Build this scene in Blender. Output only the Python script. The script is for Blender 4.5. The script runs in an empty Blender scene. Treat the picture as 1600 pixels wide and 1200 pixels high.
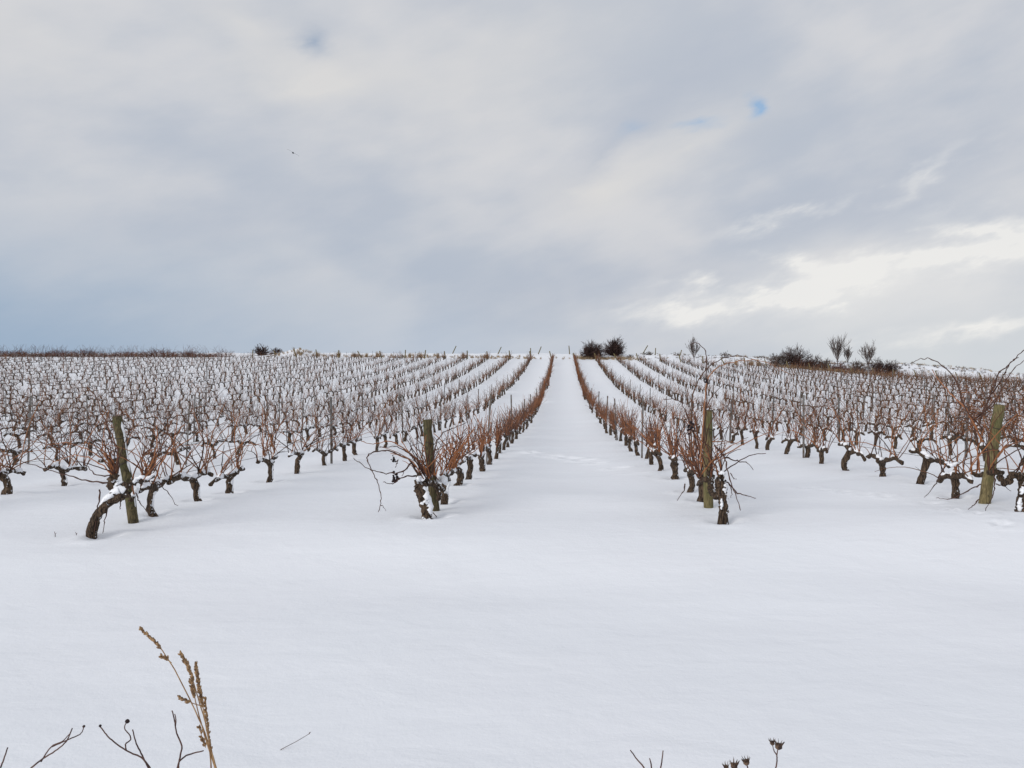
import bpy, math
import numpy as np

# ------------------------------------------------------------------ camera, sky, sun, exposure
S = bpy.context.scene
COL = S.collection
EYE = 1.6            # camera height above the verge
F = 1200.0           # focal length in photograph pixels (27 mm on a 36 mm wide frame)
VX, VY = 880.0, 600.0

cam_d = bpy.data.cameras.new('camera')
cam = bpy.data.objects.new('camera', cam_d)
COL.objects.link(cam)
cam.location = (0, 0, EYE)
cam.rotation_euler = (math.radians(90), 0, 0)
cam_d.sensor_width = 36
cam_d.lens = 27
cam_d.shift_x = -0.05
cam_d.clip_start = 0.05
cam_d.clip_end = 6000
S.camera = cam

SUN_ELEV, SUN_AZ = math.radians(19), math.radians(-135)     # azimuth from +Y towards +X: behind the camera's left shoulder
sd = bpy.data.lights.new('sun', 'SUN')
sd.energy = 1.85
sd.angle = math.radians(34)
sd.color = (1.0, 0.96, 0.91)
sun = bpy.data.objects.new('sun', sd)
COL.objects.link(sun)
sun.rotation_euler = (math.radians(90) - SUN_ELEV, 0, -SUN_AZ + math.pi)
sun.location = (-20, 10, 40)

S.cycles.max_bounces = 5
S.cycles.diffuse_bounces = 3
S.cycles.glossy_bounces = 2
vs = S.view_settings
vs.view_transform = 'Standard'
vs.look = 'None'
vs.exposure = 0.0
vs.gamma = 1.0
vs.use_curve_mapping = False


class NT:
    """small helper that wires shader nodes by expression"""
    def __init__(s, tree):
        s.t = tree

    def n(s, typ, **kw):
        nd = s.t.nodes.new(typ)
        for k, v in kw.items():
            setattr(nd, k, v)
        return nd

    def put(s, sock, v):
        if hasattr(v, 'is_output'):
            s.t.links.new(v, sock)
        else:
            sock.default_value = v

    def m(s, op, a, b=0.0, c=0.0):
        nd = s.n('ShaderNodeMath', operation=op)
        for i, v in enumerate((a, b, c)):
            s.put(nd.inputs[i], v)
        return nd.outputs[0]

    def ramp(s, x, lo, hi, a=0.0, b=1.0, smooth=True):
        nd = s.n('ShaderNodeMapRange')
        nd.interpolation_type = 'SMOOTHSTEP' if smooth else 'LINEAR'
        for i, v in enumerate((x, lo, hi, a, b)):
            s.put(nd.inputs[i], v)
        return nd.outputs[0]

    def mix(s, f, a, b, blend='MIX'):
        nd = s.n('ShaderNodeMix', data_type='RGBA', blend_type=blend)
        s.put(nd.inputs[0], f)
        s.put(nd.inputs[6], a if hasattr(a, 'is_output') else (*a, 1))
        s.put(nd.inputs[7], b if hasattr(b, 'is_output') else (*b, 1))
        return nd.outputs[2]

    def noise(s, vec, scale, detail=4, rough=0.5, dist=0.0):
        nd = s.n('ShaderNodeTexNoise')
        s.put(nd.inputs['Vector'], vec)
        nd.inputs['Scale'].default_value = scale
        nd.inputs['Detail'].default_value = detail
        nd.inputs['Roughness'].default_value = rough
        nd.inputs['Distortion'].default_value = dist
        return nd.outputs[0]

    def vec(s, x, y, z):
        nd = s.n('ShaderNodeCombineXYZ')
        for i, v in enumerate((x, y, z)):
            s.put(nd.inputs[i], v)
        return nd.outputs[0]

    def sep(s, v):
        nd = s.n('ShaderNodeSeparateXYZ')
        s.put(nd.inputs[0], v)
        return nd.outputs


world = bpy.data.worlds.new('World')
S.world = world
world.use_nodes = True
wt = world.node_tree
wt.nodes.clear()
W = NT(wt)
out = W.n('ShaderNodeOutputWorld')
bg = W.n('ShaderNodeBackground')
wt.links.new(bg.outputs[0], out.inputs[0])
sky = W.n('ShaderNodeTexSky', sky_type='NISHITA')
sky.sun_disc = False
sky.sun_elevation = SUN_ELEV
sky.sun_rotation = SUN_AZ
D = W.n('ShaderNodeTexCoord').outputs['Generated']
dx, dy, dz = W.sep(D)


world.cycles.sampling_method = 'MANUAL'
world.cycles.sample_map_resolution = 512
AZ = W.m('ARCTAN2', dx, dy)                    # bearing from the row direction
EL = W.m('ARCSINE', dz)                        # elevation
sv = W.vec(dx, dy, W.m('MULTIPLY', dz, 1.9))
n1 = W.noise(sv, 3.1, 3, 0.55)
wn = W.n('ShaderNodeTexNoise')
wt.links.new(W.vec(W.m('ADD', dx, W.m('MULTIPLY', dz, -0.35)), dy, W.m('ADD', W.m('MULTIPLY', dz, 2.3), W.m('MULTIPLY', dx, -0.45))), wn.inputs['Vector'])
wn.inputs['Scale'].default_value = 9.0
wn.inputs['Detail'].default_value = 5.0
wn.inputs['Roughness'].default_value = 0.58
wc = W.n('ShaderNodeSeparateColor')
wt.links.new(wn.outputs['Color'], wc.inputs[0])
WU, WV, n3 = W.m('SUBTRACT', wc.outputs[0], 0.5), W.m('SUBTRACT', wc.outputs[1], 0.5), wc.outputs[2]


WARPED = {}


def warped(w):
    """bearing and elevation with their course torn by the noise"""
    if w not in WARPED:
        WARPED[w] = W.vec(W.m('MULTIPLY_ADD', WU, w * 2, AZ), W.m('MULTIPLY_ADD', WV, w, EL), 0.0)
    return WARPED[w]


def bank(px, py, half_l, half_w, ang, warp=0.10, gain=1.0):
    """a bank of cloud in one direction: elongated, tilted, with torn edges"""
    v = ((px - VX) / F, 1.0, (VY - py) / F)
    a0, e0 = math.atan2(v[0], v[1]), math.atan2(v[2], math.hypot(v[0], v[1]))
    wq = min((0.055, 0.09, 0.15), key=lambda q: abs(q - warp))
    mp = W.n('ShaderNodeMapping', vector_type='TEXTURE')
    wt.links.new(warped(wq), mp.inputs['Vector'])
    mp.inputs['Location'].default_value = (a0, e0, 0)
    mp.inputs['Rotation'].default_value = (0, 0, math.radians(ang))
    mp.inputs['Scale'].default_value = (half_l / F * 2.15, half_w / F * 2.15, 1)
    gr = W.n('ShaderNodeTexGradient', gradient_type='QUADRATIC_SPHERE')
    wt.links.new(mp.outputs[0], gr.inputs[0])
    return gr.outputs['Fac'], gain


def total(*q):
    r = 0.0
    for k in q:
        r = W.m('MULTIPLY_ADD', k[0], k[1] * 1.12, r) if isinstance(k, tuple) else W.m('ADD', k, r)
    return W.m('MINIMUM', r, 1.0)


soft = W.ramp(W.m('ADD', W.m('MULTIPLY', n1, 0.72), W.m('MULTIPLY', n3, 0.28)), 0.36, 0.64)
cloud = W.mix(soft, (0.485, 0.530, 0.608), (0.648, 0.656, 0.684))
lefth = W.m('MULTIPLY', W.ramp(AZ, 0.12, -0.72), W.m('POWER', W.ramp(W.m('ADD', EL, W.m('MULTIPLY', WV, 0.10)), 0.29, 0.0), 1.2))
cloud = W.mix(W.m('MULTIPLY', lefth, 0.92), cloud, (0.300, 0.415, 0.560))
midh = W.m('MULTIPLY', W.ramp(W.m('ABSOLUTE', W.m('ADD', AZ, 0.14)), 0.38, 0.0), W.ramp(W.m('ADD', EL, W.m('MULTIPLY', WV, 0.05)), 0.13, 0.0))
cloud = W.mix(W.m('MULTIPLY', midh, 0.6), cloud, (0.505, 0.575, 0.675))
righth = W.m('MULTIPLY', W.ramp(AZ, 0.05, 0.45), W.ramp(EL, 0.16, 0.02))
cloud = W.mix(W.m('MULTIPLY', righth, 0.75), cloud, (0.650, 0.685, 0.710))
dark = total(bank(945, 240, 130, 26, 33, .05, .75), bank(1090, 105, 170, 50, 38, .06, .55), bank(1370, 335, 150, 34, -4, .06, .75), bank(1500, 250, 160, 40, 10, .06, .4),
             bank(850, 460, 130, 40, 5, .06, .4), bank(490, 66, 55, 30, -20, .04, .9), bank(350, 350, 260, 45, 8, .06, .5), bank(1080, 430, 120, 26, 0, .05, .45), bank(700, 5, 90, 22, 0, .05, .7))
cloud = W.mix(W.m('MULTIPLY', dark, 0.85), cloud, (0.460, 0.505, 0.590))
pale = total(bank(925, 295, 70, 32, 15, .06, .8), bank(1070, 235, 130, 42, 24, .06, .7), bank(480, 128, 85, 32, 12, .05, .85), bank(385, 35, 110, 40, -15, .06, .6), bank(830, 60, 260, 110, 20, .06, .45),
             bank(640, 120, 200, 60, 0, .06, .35), bank(20, 60, 120, 60, 0, .06, .5))
cloud = W.mix(W.m('MULTIPLY', pale, 0.85), cloud, (0.715, 0.705, 0.695))
lit = total(bank(1400, 420, 250, 22, 9, .09, .9), bank(1320, 442, 200, 11, 9, .09, .8), bank(1510, 392, 160, 12, 7, .09, .8), bank(1190, 464, 150, 10, 6, .09, .9), bank(1222, 337, 66, 11, 14, .10, 1.0), bank(1090, 443, 50, 10, -6, .08, .8), bank(1500, 352, 66, 13, -18, .10, 1.0),
            bank(1592, 342, 44, 14, -12, .09, .9), bank(1255, 405, 50, 12, -14, .09, .9), bank(1530, 512, 160, 11, 10, .08, .9), bank(1090, 497, 70, 10, 6, .08, .6), bank(1450, 280, 90, 10, 20, .08, .4))
lit = W.m('MULTIPLY', lit, W.ramp(n3, 0.36, 0.58, 0.22, 1.1))
lit = total(lit, bank(1460, 410, 260, 70, 8, .06, .45), bank(1250, 470, 260, 40, 6, .06, .3))
cloud = W.mix(W.m('MULTIPLY', lit, 0.9), cloud, (0.860, 0.852, 0.830))
# gaps in the deck where the clear sky shows
hole = total(bank(1175, 167, 16, 13, -30, .06, 1.3), bank(1086, 197, 24, 6, 10, .05, .55), bank(994, 200, 22, 8, 20, .06, .3), bank(488, 61, 24, 12, -15, .06, .55))
sky_gain = W.n('ShaderNodeVectorMath', operation='SCALE')
wt.links.new(sky.outputs[0], sky_gain.inputs[0])
sky_gain.inputs['Scale'].default_value = 1.5
# the cloud layer and the clear sky go through one background of strength 0.1
cl_gain = W.n('ShaderNodeVectorMath', operation='SCALE')
wt.links.new(cloud, cl_gain.inputs[0])
cl_gain.inputs['Scale'].default_value = 10.0
final = W.mix(W.m('MULTIPLY', hole, 0.9), cl_gain.outputs[0], sky_gain.outputs[0])
wt.links.new(final, bg.inputs[0])
bg.inputs[1].default_value = 0.1

# ------------------------------------------------------------------ materials
MATS = {}


def material(name):
    m = bpy.data.materials.new(name)
    m.use_nodes = True
    t = NT(m.node_tree)
    b = m.node_tree.nodes['Principled BSDF']
    b.inputs['Specular IOR Level'].default_value = 0.25
    MATS[name] = m
    return t, b


def geo(t):
    g = t.n('ShaderNodeNewGeometry')
    return g.outputs['Position'], g.outputs['Normal']


def bump(t, b, h, strength, dist):
    nd = t.n('ShaderNodeBump')
    nd.inputs['Strength'].default_value = strength
    nd.inputs['Distance'].default_value = dist
    t.put(nd.inputs['Height'], h)
    t.put(b.inputs['Normal'], nd.outputs[0])


# snow
t, b = material('snow')
p, nrm = geo(t)
px_, py_, pz_ = t.sep(p)
grain = t.noise(p, 55, 5, 0.65)
rip = t.noise(t.vec(t.m('MULTIPLY', px_, 0.6), t.m('MULTIPLY', py_, 1.1), pz_), 3.2, 5, 0.55, 0.3)
big = t.noise(p, 0.45, 3, 0.5)
t.put(b.inputs['Base Color'], t.mix(big, (0.878, 0.903, 0.938), (0.905, 0.908, 0.940)))
b.inputs['Roughness'].default_value = 0.62
b.inputs['Subsurface Weight'].default_value = 0.0
crust = t.noise(p, 9, 4, 0.6)
bump(t, b, t.m('ADD', t.m('ADD', t.m('MULTIPLY', grain, 0.13), t.m('MULTIPLY', crust, 0.22)), rip), 0.5, 0.030)

t, b = material('snow_lump')
p, nrm = geo(t)
b.inputs['Base Color'].default_value = (0.88, 0.89, 0.92, 1)
b.inputs['Roughness'].default_value = 0.6
bump(t, b, t.noise(p, 60, 4, 0.6), 0.5, 0.02)

# snow with tussocks and earth showing through, on the bank behind the vineyard
t, b = material('bark')
p, nrm = geo(t)
x_, y_, z_ = t.sep(p)
fib = t.noise(t.vec(t.m('MULTIPLY', x_, 9), t.m('MULTIPLY', y_, 9), t.m('MULTIPLY', z_, 1.6)), 7, 5, 0.65, 0.4)
col = t.mix(t.ramp(fib, 0.38, 0.66), (0.020, 0.014, 0.011), (0.150, 0.100, 0.064))
nx, ny, nz = t.sep(nrm)
blown = t.m('ADD', t.m('MULTIPLY', nx, 0.30), t.m('MULTIPLY', nz, 0.16))
fleck = t.ramp(t.m('ADD', t.noise(p, 21, 4, 0.6), t.m('MULTIPLY', blown, 0.42)), 0.675, 0.73)
t.put(b.inputs['Base Color'], t.mix(fleck, col, (0.86, 0.87, 0.90)))
b.inputs['Roughness'].default_value = 0.9
bump(t, b, fib, 0.9, 0.03)

t, b = material('cane')
p, nrm = geo(t)
at = t.n('ShaderNodeAttribute')
at.attribute_name = 'tone'
mixv = t.ramp(t.m('ADD', t.m('MULTIPLY', at.outputs['Fac'], 0.62), t.m('MULTIPLY', t.noise(p, 7, 3, 0.6), 0.55)), 0.3, 0.92)
t.put(b.inputs['Base Color'], t.mix(mixv, (0.05, 0.02, 0.015), (0.335, 0.130, 0.050)))
b.inputs['Roughness'].default_value = 0.55

t, b = material('dull_cane')
p, nrm = geo(t)
at = t.n('ShaderNodeAttribute')
at.attribute_name = 'tone'
mixv = t.ramp(t.m('ADD', t.m('MULTIPLY', at.outputs['Fac'], 0.62), t.m('MULTIPLY', t.noise(p, 7, 3, 0.6), 0.55)), 0.32, 0.98)
t.put(b.inputs['Base Color'], t.mix(mixv, (0.040, 0.019, 0.012), (0.330, 0.150, 0.072)))
b.inputs['Roughness'].default_value = 0.65

t, b = material('dead_cane')
p, nrm = geo(t)
col = t.mix(t.noise(p, 14, 3), (0.030, 0.017, 0.015), (0.11, 0.050, 0.032))
t.put(b.inputs['Base Color'], col)
b.inputs['Roughness'].default_value = 0.75

t, b = material('post_wood')
p, nrm = geo(t)
x_, y_, z_ = t.sep(p)
fib = t.noise(t.vec(t.m('MULTIPLY', x_, 12), t.m('MULTIPLY', y_, 12), t.m('MULTIPLY', z_, 0.9)), 9, 5, 0.6, 0.2)
moss = t.noise(p, 4.5, 4, 0.6)
col = t.mix(t.ramp(fib, 0.34, 0.68), (0.075, 0.058, 0.028), (0.270, 0.215, 0.105))
col = t.mix(t.ramp(moss, 0.46, 0.66, 0.0, 0.65), col, (0.100, 0.105, 0.042))
col = t.mix(t.ramp(t.noise(p, 13, 3), 0.60, 0.72, 0, 0.7), col, (0.030, 0.025, 0.018))
t.put(b.inputs['Base Color'], col)
b.inputs['Roughness'].default_value = 0.88
bump(t, b, fib, 0.7, 0.012)

t, b = material('mossy_wood')
p, nrm = geo(t)
x_, y_, z_ = t.sep(p)
fib = t.noise(t.vec(t.m('MULTIPLY', x_, 12), t.m('MULTIPLY', y_, 12), t.m('MULTIPLY', z_, 0.9)), 9, 5, 0.6, 0.2)
moss = t.noise(p, 4.5, 4, 0.6)
col = t.mix(t.ramp(fib, 0.34, 0.68), (0.040, 0.032, 0.018), (0.150, 0.120, 0.060))
col = t.mix(t.ramp(moss, 0.46, 0.66, 0.0, 0.65), col, (0.058, 0.066, 0.026))
col = t.mix(t.ramp(t.noise(p, 13, 3), 0.60, 0.72, 0, 0.7), col, (0.030, 0.025, 0.018))
t.put(b.inputs['Base Color'], col)
b.inputs['Roughness'].default_value = 0.88
bump(t, b, fib, 0.7, 0.012)

t, b = material('end_grain')
p, nrm = geo(t)
col = t.mix(t.noise(p, 40, 3), (0.04, 0.03, 0.02), (0.12, 0.09, 0.055))
t.put(b.inputs['Base Color'], col)
b.inputs['Roughness'].default_value = 0.9

t, b = material('stake_metal')
p, nrm = geo(t)
col = t.mix(t.ramp(t.noise(p, 8, 4), 0.4, 0.65), (0.16, 0.155, 0.15), (0.085, 0.060, 0.045))
t.put(b.inputs['Base Color'], col)
b.inputs['Roughness'].default_value = 0.65

t, b = material('wire')
b.inputs['Base Color'].default_value = (0.06, 0.05, 0.045, 1)
b.inputs['Roughness'].default_value = 0.6
b.inputs['Metallic'].default_value = 0.3

for nm, c0, c1, sc in (('twig_dark', (0.026, 0.016, 0.015), (0.105, 0.060, 0.052), 3.0),
                       ('twig_grey', (0.060, 0.046, 0.042), (0.165, 0.125, 0.110), 3.0),
                       ('hedge_twig', (0.055, 0.024, 0.020), (0.185, 0.075, 0.055), 1.6),
                       ('dry_grass', (0.23, 0.15, 0.085), (0.52, 0.40, 0.26), 2.0),
                       ('scrub', (0.040, 0.032, 0.026), (0.19, 0.14, 0.10), 1.2),
                       ('weed_stem', (0.055, 0.030, 0.028), (0.13, 0.072, 0.055), 25.0),
                       ('straw', (0.22, 0.12, 0.055), (0.42, 0.27, 0.14), 30.0),
                       ('seed_husk', (0.12, 0.070, 0.040), (0.36, 0.225, 0.115), 90.0),
                       ('seed_head', (0.040, 0.026, 0.022), (0.15, 0.095, 0.062), 70.0),
                       ('shrivelled_fruit', (0.008, 0.006, 0.009), (0.035, 0.020, 0.020), 40.0),
                       ('feather', (0.012, 0.012, 0.016), (0.03, 0.03, 0.035), 20.0)):
    t, b = material(nm)
    p, nrm = geo(t)
    t.put(b.inputs['Base Color'], t.mix(t.ramp(t.noise(p, sc, 4, 0.6), 0.36, 0.64), c0, c1))
    b.inputs['Roughness'].default_value = 0.85


# ------------------------------------------------------------------ mesh helpers
TONE = np.random.default_rng(3)


class MB:
    """collects tubes and quads, links them as ONE mesh object"""
    def __init__(s):
        s.v, s.f, s.m, s.k, s.t = [], [], [], 0, []

    def add(s, v, f, mi=0, tone=None):
        s.v.append(v)
        s.t.append(np.full(len(v), TONE.random(), np.float32) if tone is None else tone)
        s.f.append(f + s.k)
        s.m.append(np.full(len(f), mi, np.int32) if np.isscalar(mi) else mi)
        s.k += len(v)

    def tube(s, pts, rad, sides=5, mi=0, rough=0.0, rng=None, close=True, squash=None):
        p = np.asarray(pts, float)
        n = len(p)
        r = np.broadcast_to(np.asarray(rad, float), (n,)).copy()
        if close:
            p = np.vstack([p[:1], p, p[-1:]])
            r = np.concatenate([[r[0] * 0.02], r, [r[-1] * 0.02]])
            n += 2
        tg = np.empty_like(p)
        tg[1:-1] = p[2:] - p[:-2]
        tg[0] = p[1] - p[0]
        tg[-1] = p[-1] - p[-2]
        if close:
            tg[0] = tg[1] = p[2] - p[1] if n > 3 else p[-1] - p[0]
            tg[-1] = tg[-2] = p[-2] - p[-3] if n > 3 else p[-1] - p[0]
        tg /= np.maximum(np.sqrt((tg * tg).sum(1)), 1e-9)[:, None]
        if sides > 4:
            ref = np.array([1.0, 0.07, 0.03]) if abs(tg[0, 0]) < 0.8 else np.array([0.05, 0.1, 1.0])
            us = np.empty_like(tg)
            u = ref - tg[0] * ref.dot(tg[0])
            for i in range(n):
                u = u - tg[i] * u.dot(tg[i])
                u = u / max(math.sqrt(u.dot(u)), 1e-9)
                us[i] = u
        else:
            ref = np.array([0.83, 0.55, 0.08]) if abs(tg[:, 2]).mean() > 0.45 else np.array([0.1, 0.12, 1.0])
            us = ref - tg * tg.dot(ref)[:, None]
            us /= np.maximum(np.sqrt((us * us).sum(1)), 1e-9)[:, None]
        ws = np.stack([tg[:, 1] * us[:, 2] - tg[:, 2] * us[:, 1], tg[:, 2] * us[:, 0] - tg[:, 0] * us[:, 2], tg[:, 0] * us[:, 1] - tg[:, 1] * us[:, 0]], -1)
        a = np.arange(sides) * (2 * math.pi / sides)
        rr = r[:, None] * np.ones(sides)[None]
        if rough and rng is not None:
            rr = rr * (1 + rough * rng.standard_normal((n, sides)))
            rr = np.maximum(rr, r[:, None] * 0.35)
        v = p[:, None, :] + rr[:, :, None] * (np.cos(a)[None, :, None] * us[:, None, :] + np.sin(a)[None, :, None] * ws[:, None, :])
        i = np.arange(n - 1)[:, None] * sides
        j = np.arange(sides)[None]
        j2 = (j + 1) % sides
        f = np.stack([i + j, i + j2, i + sides + j2, i + sides + j], -1).reshape(-1, 4)
        s.add(v.reshape(-1, 3), f, mi)

    def arrays(s):
        return np.vstack(s.v), np.vstack(s.f), np.concatenate(s.m)

    def mesh(s, name, mats, smooth=True):
        v, f, mi = s.arrays()
        me = to_mesh(name, v, f, mi, mats, smooth)
        if any('cane' in k or 'twig' in k or k in ('dry_grass', 'scrub') for k in (mats if isinstance(mats, (list, tuple)) else [mats])):
            at = me.attributes.new('tone', 'FLOAT', 'POINT')      # each cane has a colour of its own
            at.data.foreach_set('value', np.concatenate(s.t).astype(np.float32))
        return me

    def build(s, name, mats, parent=None, loc=(0, 0, 0), smooth=True):
        o = bpy.data.objects.new(name, s.mesh(name, mats, smooth))
        COL.objects.link(o)
        o.location = loc
        if parent is not None:
            o.parent = parent
        return o


def to_mesh(name, v, f, mi, mats, smooth=True):
    me = bpy.data.meshes.new(name)
    me.vertices.add(len(v))
    me.vertices.foreach_set('co', np.ascontiguousarray(v, np.float32).ravel())
    me.loops.add(len(f) * 4)
    me.loops.foreach_set('vertex_index', np.ascontiguousarray(f, np.int32).ravel())
    me.polygons.add(len(f))
    me.polygons.foreach_set('loop_start', np.arange(0, len(f) * 4, 4, dtype=np.int32))
    for k in (mats if isinstance(mats, (list, tuple)) else [mats]):
        me.materials.append(MATS[k])
    if mi is not None:
        me.polygons.foreach_set('material_index', np.ascontiguousarray(mi, np.int32))
    me.polygons.foreach_set('use_smooth', np.full(len(f), smooth))
    me.update(calc_edges=True)
    return me


def tag(o, label=None, cat=None, group=None, kind=None):
    for k, v in (('label', label), ('category', cat), ('group', group), ('kind', kind)):
        if v:
            o[k] = v
    return o


def thing(name, loc, label, cat, group=None):
    o = bpy.data.objects.new(name, None)
    COL.objects.link(o)
    o.location = loc
    o.empty_display_size = 0.2
    return tag(o, label, cat, group)


ONES = 'first second third fourth fifth sixth seventh eighth ninth tenth eleventh twelfth thirteenth fourteenth fifteenth sixteenth seventeenth eighteenth nineteenth'.split()
TENS = {20: 'twenty', 30: 'thirty', 40: 'forty', 50: 'fifty', 60: 'sixty', 70: 'seventy', 80: 'eighty', 90: 'ninety'}


def ordinal(n):
    if n < 20:
        return ONES[n - 1]
    d, r = n // 10 * 10, n % 10
    return TENS[d][:-1] + 'ieth' if r == 0 else TENS[d] + '-' + ONES[r - 1]


def img(x, y, z):
    """where a point of the place falls in the photograph (to know which vines are in view)"""
    return VX + F * x / y, VY + F * (EYE - z) / y


def P(px, py, Y):
    return np.array([(px - VX) / F * Y, Y, EYE - (py - VY) / F * Y])


# ------------------------------------------------------------------ terrain
_py = np.array([-400, -40, 0, 3.0, 5.9, 7.0, 7.5, 8.3, 10, 12.2, 15.6, 20, 25.4, 33, 43, 57, 73, 90, 106, 118, 200], float)
_pz = np.array([-0.5, -0.1, 0, 0.0, 0.05, 0.225, 0.25, 0.24, 0.21, 0.15, 0.075, -0.02, -0.09, -0.10, 0.10, 0.80, 1.84, 3.30, 4.85, 5.9, 6.0], float)
_ty = np.arange(-400, 200, 0.1)
_tz = np.interp(_ty, _py, _pz)


def _smooth(a, w):
    k = np.hanning(w * 2 + 1)
    k /= k.sum()
    return np.convolve(np.pad(a, w, mode='edge'), k, 'valid')


_tz = np.where(_ty < 14, _smooth(_tz, 7), _smooth(_tz, 60))
_kx = np.array([-400, -80, -30, 0, 10, 17, 33, 46, 64, 100, 400], float)
_kv = np.array([1.02, 1.07, 1.05, 1.0, 0.97, 0.93, 0.74, 0.53, 0.36, 0.20, 0.10], float)
_cx = np.array([-400, -110, -85, -40, 0, 25, 32, 40, 47, 54, 60, 67, 72, 78, 100, 400], float)
_cz = np.array([5.4, 6.1, 6.25, 6.3, 6.30, 6.0, 5.7, 5.05, 4.75, 4.72, 4.3, 3.65, 2.9, 1.8, 1.2, 0.8], float)
_rs = np.random.RandomState(5)
_wv = [(_rs.uniform(0, 6.28), _rs.uniform(0, 6.28), _rs.uniform(0.6, 1.4)) for _ in range(40)]


def waves(x, y, lx, ly, n, o):
    z = 0
    for i in range(n):
        a, ph, k = _wv[(o + i) % 40]
        ca, sa = math.cos(a), math.sin(a)
        z = z + np.sin((ca * x / lx + sa * y / ly) * 6.283 * k + ph)
    return z / math.sqrt(n)


def sstep(x, a, b):
    t = np.clip((x - a) / (b - a), 0, 1)
    return t * t * (3 - 2 * t)


DENTS = []      # x, y, half width x, half width y, depth


def ground(x, y, fine=False):
    x = np.asarray(x, float)
    y = np.asarray(y, float)
    prof = np.interp(y, _ty, _tz)
    low = -0.1
    k = np.interp(x, _kx, _kv)
    rise = np.maximum(prof - low, 0) * sstep(y, 38, 62)
    z = prof + rise * (k - 1)
    # cross fall of the near field
    z = z + 0.014 * np.clip(x, -7, 7) * sstep(y, 4.5, 7.5) * (1 - sstep(y, 12, 24))
    # bank behind the vineyard
    crest = np.interp(x, _cx, _cz)
    z = z + (np.maximum(crest, 0) - z) * sstep(y, 108.5, 121)
    z = z - sstep(y, 128, 330) * (np.maximum(crest, 0) - 0.6) * 0.95
    onbank = sstep(y, 109, 113) * (1 - sstep(y, 132, 160))
    z = z + onbank * (0.16 * waves(x, y, 7.0, 6.0, 7, 3) + 0.06 * waves(x, y, 2.4, 2.4, 6, 11)) * np.where(x > 8, 1.0, 0.45)
    # mound of snow by the hedge on the crest
    z = z + 1.0 * np.exp(-((x + 38.6) / 2.3) ** 2 - ((y - 112) / 3.0) ** 2)
    # drifts
    near = 1 - sstep(y, 60, 90)
    z = z + near * (0.022 * waves(x, y, 4.5, 2.6, 6, 20) * sstep(np.abs(y), 2, 5) + 0.004 * waves(x, y, 2.6, 0.8, 6, 27))
    # a rounded drift across the mouths of the aisles
    z = z + 0.045 * np.exp(-((y - 9.5 + 0.25 * np.sin(x * 0.9)) / 0.8) ** 2) * (0.6 - 0.5 * np.cos((x - 1.57) / 2.99 * 6.283))
    # a low ridge of snow along each row, scoured a little in the aisles
    ph = (x - 1.57) / 2.99
    z = z + 0.030 * np.cos(ph * 6.283) * sstep(y, 7.6, 11) * (1 - sstep(y, 107, 110))
    if fine:
        for (a, b_, wx, wy, d) in DENTS:
            m = (np.abs(x - a) < 4 * wx) & (np.abs(y - b_) < 4 * wy)
            if m.any():
                q = ((x[m] - a) / wx) ** 2 + ((y[m] - b_) / wy) ** 2
                z[m] += -d * np.exp(-q) + 0.45 * d * np.exp(-((np.sqrt(q) - 1.75) / 0.55) ** 2)
    return z


_gx0, _gy0, _gs = -150.0, 0.0, 0.3
_tabx, _taby = np.arange(_gx0, 150, _gs), np.arange(_gy0, 141, _gs)
_tab = ground(*[q.ravel() for q in np.meshgrid(_tabx, _taby)]).reshape(len(_taby), len(_tabx))


def gz(x, y):
    u, v = (x - _gx0) / _gs, (y - _gy0) / _gs
    i, j = int(u), int(v)
    u -= i
    v -= j
    return float((_tab[j, i] * (1 - u) + _tab[j, i + 1] * u) * (1 - v) + (_tab[j + 1, i] * (1 - u) + _tab[j + 1, i + 1] * u) * v)


rng = np.random.default_rng(11)
# animal tracks across the aisles
for (a, c) in ((808, 707), (823, 707.5), (837, 708.5), (858, 713), (874, 714.5), (893, 717), (915, 720), (936, 724), (968, 732), (998, 740), (1024, 745),
               (1254, 762), (1262, 763), (1290, 766), (1322, 769), (1352, 772), (1384, 775), (1446, 785), (1458, 787), (1480, 797), (1492, 798), (1526, 802), (1533, 803), (1560, 817), (1572, 819)):
    Yd = 12.0
    for _ in range(12):
        Yd = F * (EYE - gz((a - VX) / F * Yd, Yd)) / (c - VY)
    k = 0.85 if Yd > 11.5 else 0.48
    DENTS.append(((a - VX) / F * Yd, Yd, k * rng.uniform(0.13, 0.22), k * rng.uniform(0.11, 0.15), k * rng.uniform(0.06, 0.09)))


def axis(lo, hi, fine_lo, fine_hi, step, grow, cap):
    c = list(np.arange(fine_lo, fine_hi, step))
    s, p = step, c[-1]
    while p < hi:
        s = min(s * grow, cap(p))
        p += s
        c.append(p)
    s, p = step, c[0]
    pre = []
    while p > lo:
        s = min(s * grow, cap(p))
        p -= s
        pre.append(p)
    return np.array(pre[::-1] + c)

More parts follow.
